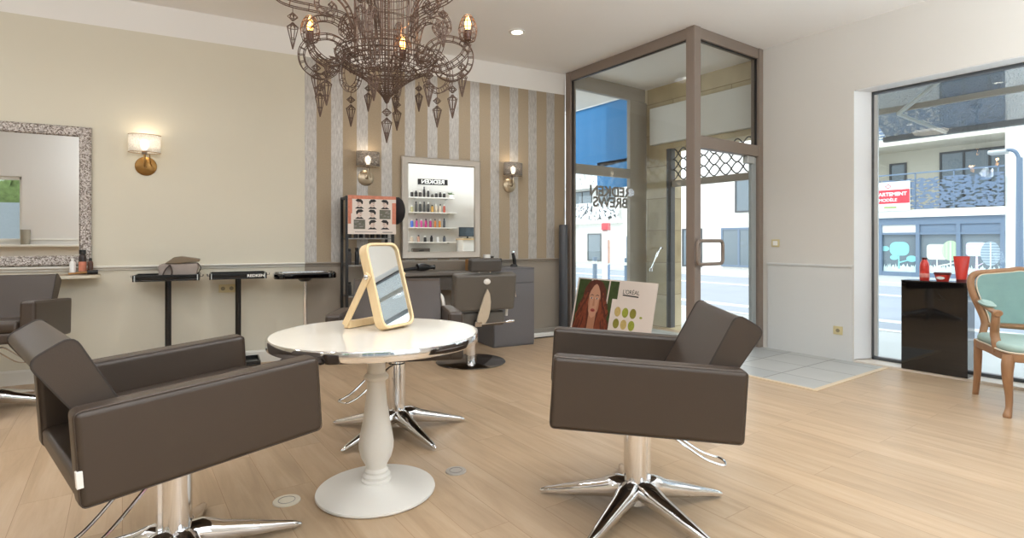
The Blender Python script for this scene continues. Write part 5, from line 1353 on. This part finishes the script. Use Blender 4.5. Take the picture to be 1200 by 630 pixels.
# shop front below the balcony
fbox(bm, 5.47, 10.4, 1.75, 2.02, -0.05, 0.1)
for y in (5.47, 6.66, 7.87, 9.1, 10.3): fbox(bm, y, y + 0.12, -0.18, 1.75, -0.05, 0.1)
fbox(bm, 5.47, 10.4, 1.38, 1.46, -0.04, 0.1); fbox(bm, 5.47, 10.4, -0.18, -0.02, -0.04, 0.1)
build('shopfront_frame', bm, M['facade_grey'], ap, smooth=False)
bm = BM(); fbox(bm, 5.5, 10.35, -0.05, 1.4, 0.06, 0.08); build('pane', bm, M['pane_ext'], ap, smooth=False)
bm = BM(); fbox(bm, 7.99, 10.3, 1.46, 1.75, 0.0, 0.05); build('fascia_panel', bm, M['facade'], ap, smooth=False)
bm = BM(); fbox(bm, 5.59, 7.87, 1.46, 1.75, 0.0, 0.05); build('fascia_panel', bm, M['facade_grey'], ap, smooth=False)
# window stickers (trees and grass) of the shop
def sticker(name, shapes):
    bm = BM(); mats = []
    for k, (mat, pts) in enumerate(shapes):
        if mat not in mats: mats.append(mat)
        face(bm, [bm.verts.new((0.055 - k * 0.002, y + OY, z + OZ)) for y, z in pts], mats.index(mat))
    o = build(name, bm, [M[m] for m in mats], ap, smooth=False); return o
def el(cy, cz, ry, rz): return ell(cy, cz, ry, rz, 22)
def rr(cy, cz, ry, rz, r): return rrect(cy - ry, cy + ry, cz - rz, cz + rz, r, 5)
sticker('tree_sticker', [('sticker_teal', rr(8.55, 0.85, 0.32, 0.26, 0.2)), ('sticker_teal', el(8.15, 0.48, 0.17, 0.12)), ('sticker_teal', el(8.72, 0.52, 0.14, 0.10)), ('sticker_teal', el(9.02, 0.85, 0.14, 0.10)), ('sticker_teal', [(8.53, 0.1), (8.59, 0.1), (8.58, 0.65), (8.54, 0.65)]), ('sticker_teal', [(8.55, 0.3), (8.22, 0.42), (8.22, 0.46), (8.55, 0.36)])])
sticker('tree_sticker', [('sticker_mint', rr(7.36, 0.75, 0.32, 0.28, 0.12)), ('sticker_green', el(6.96, 0.80, 0.27, 0.36)), ('sticker_mint', [(7.33, 0.05), (7.40, 0.05), (7.38, 0.48), (7.35, 0.48)]), ('sticker_mint', [(6.93, -0.02), (6.99, -0.02), (6.98, 1.1), (6.95, 1.1)]), ('sticker_mint', [(7.35, 0.2), (6.75, 0.38), (6.75, 0.42), (7.35, 0.26)])])
sticker('tree_sticker', [('sticker_pink', rr(6.25, 0.86, 0.28, 0.24, 0.1)), ('sticker_grey', el(5.86, 0.72, 0.27, 0.42)), ('sticker_pink', [(6.18, 0.0), (6.28, 0.0), (6.26, 0.62), (6.20, 0.62)]), ('sticker_pink', [(6.22, 0.25), (6.05, 0.38), (6.05, 0.41), (6.22, 0.3)]), ('sticker_mint', [(5.84, 0.0), (5.88, 0.0), (5.88, 1.1), (5.84, 1.1)])])
rp = random.Random(2)
for (a, b) in ((5.62, 6.64), (6.80, 7.85), (8.0, 9.08)):
    n = 34; top = []
    for i in range(n + 1):
        y = a + (b - a) * i / n; top.append((y, 0.10 + rp.uniform(0.0, 0.16) + (0.06 if i % 2 else 0)))
    sticker('grass_sticker', [('sticker_grass', [(a, -0.02)] + [(b, -0.02)] + top[::-1])])
# estate agent's board on the balcony
sb = thing('sale_board', 'white and red apartment sale board on the first-floor balcony across the street', 'sign', (FX - 0.18, 8.55, 2.28))
bm = BM(); box(bm, -0.015, 0.015, -0.43, 1.0, 0, 1.1); build('board', bm, M['sign_white'], sb, smooth=False)
bm = BM(); box(bm, -0.02, -0.0155, -0.42, 0.99, 0.28, 0.80); build('red_band', bm, M['sign_red'], sb, smooth=False)
TYZ = Matrix.Rotation(R(-90), 4, 'Z') @ TXZ
text_mesh('lettering', 'APPARTEMENT', 0.185, M['sign_white'], sb, Matrix.Translation((-0.022, 0.29, 0.63)) @ TYZ, 0.001, 0.006)
text_mesh('lettering', 'MOD\u00c8LE', 0.16, M['sign_white'], sb, Matrix.Translation((-0.022, 0.29, 0.41)) @ TYZ, 0.001, 0.003)
bm = BM(); box(bm, -0.02, -0.0155, 0.0, 0.42, 0.10, 0.17); build('green_line', bm, M['sign_green'], sb, smooth=False)
bm = BM(); tube(bm, [(-0.018, 0.28 + 0.10 * math.cos(R(a)), 0.93 + 0.08 * math.sin(R(a))) for a in range(0, 360, 90)], 0.015, 5, closed=True); build('emblem', bm, M['sign_red'], sb)
# openings further along the facade, seen through the entrance
ewin(13.7, 15.35, 2.5, 4.35, -0.0, 2); ewin(14.2, 16.1, -0.1, 1.78, -0.0, 2, 'pane_ext', 'facade_grey', 0.1); ewin(17.2, 18.4, -0.18, 1.78, -0.0, 1)
for z0 in (2.35, 4.55): panel(22.6, 30, z0, z0 + 1.15, M['perf_white'], -0.35)
bm = BM(); fbox(bm, 22.6, 30, 2.2, 2.35, -0.5, 0); build('balcony_slab', bm, M['facade'], ap, smooth=False)
bm = BM(); fbox(bm, 22.6, 30, 4.4, 4.55, -0.5, 0); build('balcony_slab', bm, M['facade'], ap, smooth=False)
ewin(23.2, 24.6, 2.5, 4.3, -0.0, 2); ewin(25.2, 27.0, 2.5, 4.3, 0.0, 2); ewin(24.4, 25.6, -0.1, 1.6, 0.0, 1); ewin(21.5, 22.3, -0.1, 1.4, 0.0, 1, 'pane_ext', 'facade_grey')

# street furniture
sl = thing('street_lamp', 'tall grey street lamp with a flat head across the street', 'street lamp', (17.0, 3.62, -0.27))
bm = BM(); tube(bm, [(0, 0, 0), (0, 0, 1.0), (0, 0, 3.35)], [0.10, 0.075, 0.06], 12); lathe(bm, [(0, 0), (0.16, 0), (0.16, 0.06), (0, 0.06)], n=16); build('post', bm, M['facade_grey'], sl)
bm = BM(); tube(bm, spline([(0, 0, 3.3), (-0.02, 0.06, 3.48), (-0.02, 0.16, 3.55), (-0.02, 0.26, 3.54)], 5), 0.04, 8); build('arm', bm, M['facade_grey'], sl)
bm = BM(); box(bm, -0.16, 0.12, 0.2, 0.55, 3.47, 3.57); build('lamp_head', bm, M['alu'], sl, bevel=0.03)
def bollard(x, y, label):
    t = thing('bollard', label, 'bollard', (x, y, -0.16), 0, 'bollards along the pavement')
    bm = BM(); lathe(bm, [(0, 0), (0.06, 0), (0.05, 0.05), (0.05, 0.95), (0, 0.95)], n=14); build('post', bm, M['facade_grey'], t)
    bm = BM(); lathe(bm, [(0.051, 0.80), (0.055, 0.80), (0.055, 0.86), (0.051, 0.86)], n=14, ring=True); build('band', bm, M['white'], t)
bollard(8.6, 8.95, 'blue-grey bollard on the pavement seen through the rear entrance glass'); bollard(8.6, 8.0, 'blue-grey bollard on the pavement seen through the rear entrance glass')
tp = thing('advert_totem', 'orange and white advertising totem with a red top, seen through the rear entrance glass', 'sign', (12.0, 12.0, -0.275), R(40))
bm = BM(); prism(bm, rrect(-0.42, 0.42, 0.05, 1.75, 0.12, 5), -0.08, 0.08, 'y'); build('frame', bm, M['sign_white'], tp, smooth=False)
bm = BM(); box(bm, -0.34, 0.34, -0.09, -0.081, 0.75, 1.45); build('orange_panel', bm, plain('salmon_panel', 'd9a088', 0.6), tp, smooth=False)
bm = BM(); box(bm, -0.34, 0.34, -0.09, -0.081, 0.2, 0.7); build('blue_panel', bm, plain('slate_blue_panel', '6a86ad', 0.6), tp, smooth=False)
bm = BM(); prism(bm, [(-0.45, 1.75), (0.45, 1.75), (0.38, 1.98), (-0.38, 1.95)], -0.1, 0.1, 'y'); build('red_top', bm, M['sign_red'], tp, smooth=False)
bm = BM(); box(bm, -0.3, 0.3, -0.12, 0.12, 0, 0.05); build('foot', bm, M['facade_grey'], tp, smooth=False)
# blue awning of the shop next door, hanging over the pavement beyond the vestibule
ba = thing('blue_awning', 'blue shop awning side screen outside the rear entrance glass', 'awning', (6.6, 6.55, 2.02))
bm = BM(); prism(bm, [(-0.75, 0.42), (1.05, 0.32), (1.05, 1.42), (-0.75, 1.42)], -0.02, 0.02, 'x'); prism(bm, [(-0.75, 0.0), (0.24, 0.0), (0.24, 0.45), (-0.75, 0.45)], -0.02, 0.02, 'x'); build('fabric_screen', bm, M['blue_fab'], ba, smooth=False)
bm = BM(); box(bm, -0.05, 0.05, -0.78, 1.08, 1.42, 1.47); build('top_rail', bm, M['sign_white'], ba, smooth=False)
bm = BM(); box(bm, -0.03, 0.03, -0.78, -0.74, -2.18, 1.42); build('post', bm, M['facade_grey'], ba, smooth=False)
# retractable awning above the shop window
aw = thing('window_awning', 'grey mesh awning pulled out above the shop window outside', 'awning', (5.95, 0.9, 2.75))
bm = BM(); box(bm, -0.04, 0.10, -2.2, 1.75, -0.02, 0.10); build('cassette', bm, M['steel_grey'], aw, bevel=0.01)
bm = BM(); prism(bm, [(0.06, 0.02), (0.07, 0.026), (1.02, -0.44), (1.01, -0.446)], -2.15, 1.7, 'y'); build('fabric', bm, M['mesh_fab'], aw, smooth=False)
bm = BM(); box(bm, 0.99, 1.06, -2.18, 1.73, -0.50, -0.44); build('front_bar', bm, M['steel_grey'], aw, bevel=0.01)
bm = BM(); box(bm, 0.52, 0.56, -2.15, 1.7, -0.28, -0.225); build('support_bar', bm, M['bronze_light'], aw, bevel=0.004)
bm = BM(); tube(bm, [(0.06, 0.75, -0.03), (0.55, 1.42, -0.30)], 0.022, 8); tube(bm, [(0.55, 1.42, -0.30), (1.0, 1.15, -0.48)], 0.02, 8); build('folding_arm', bm, M['alu'], aw)
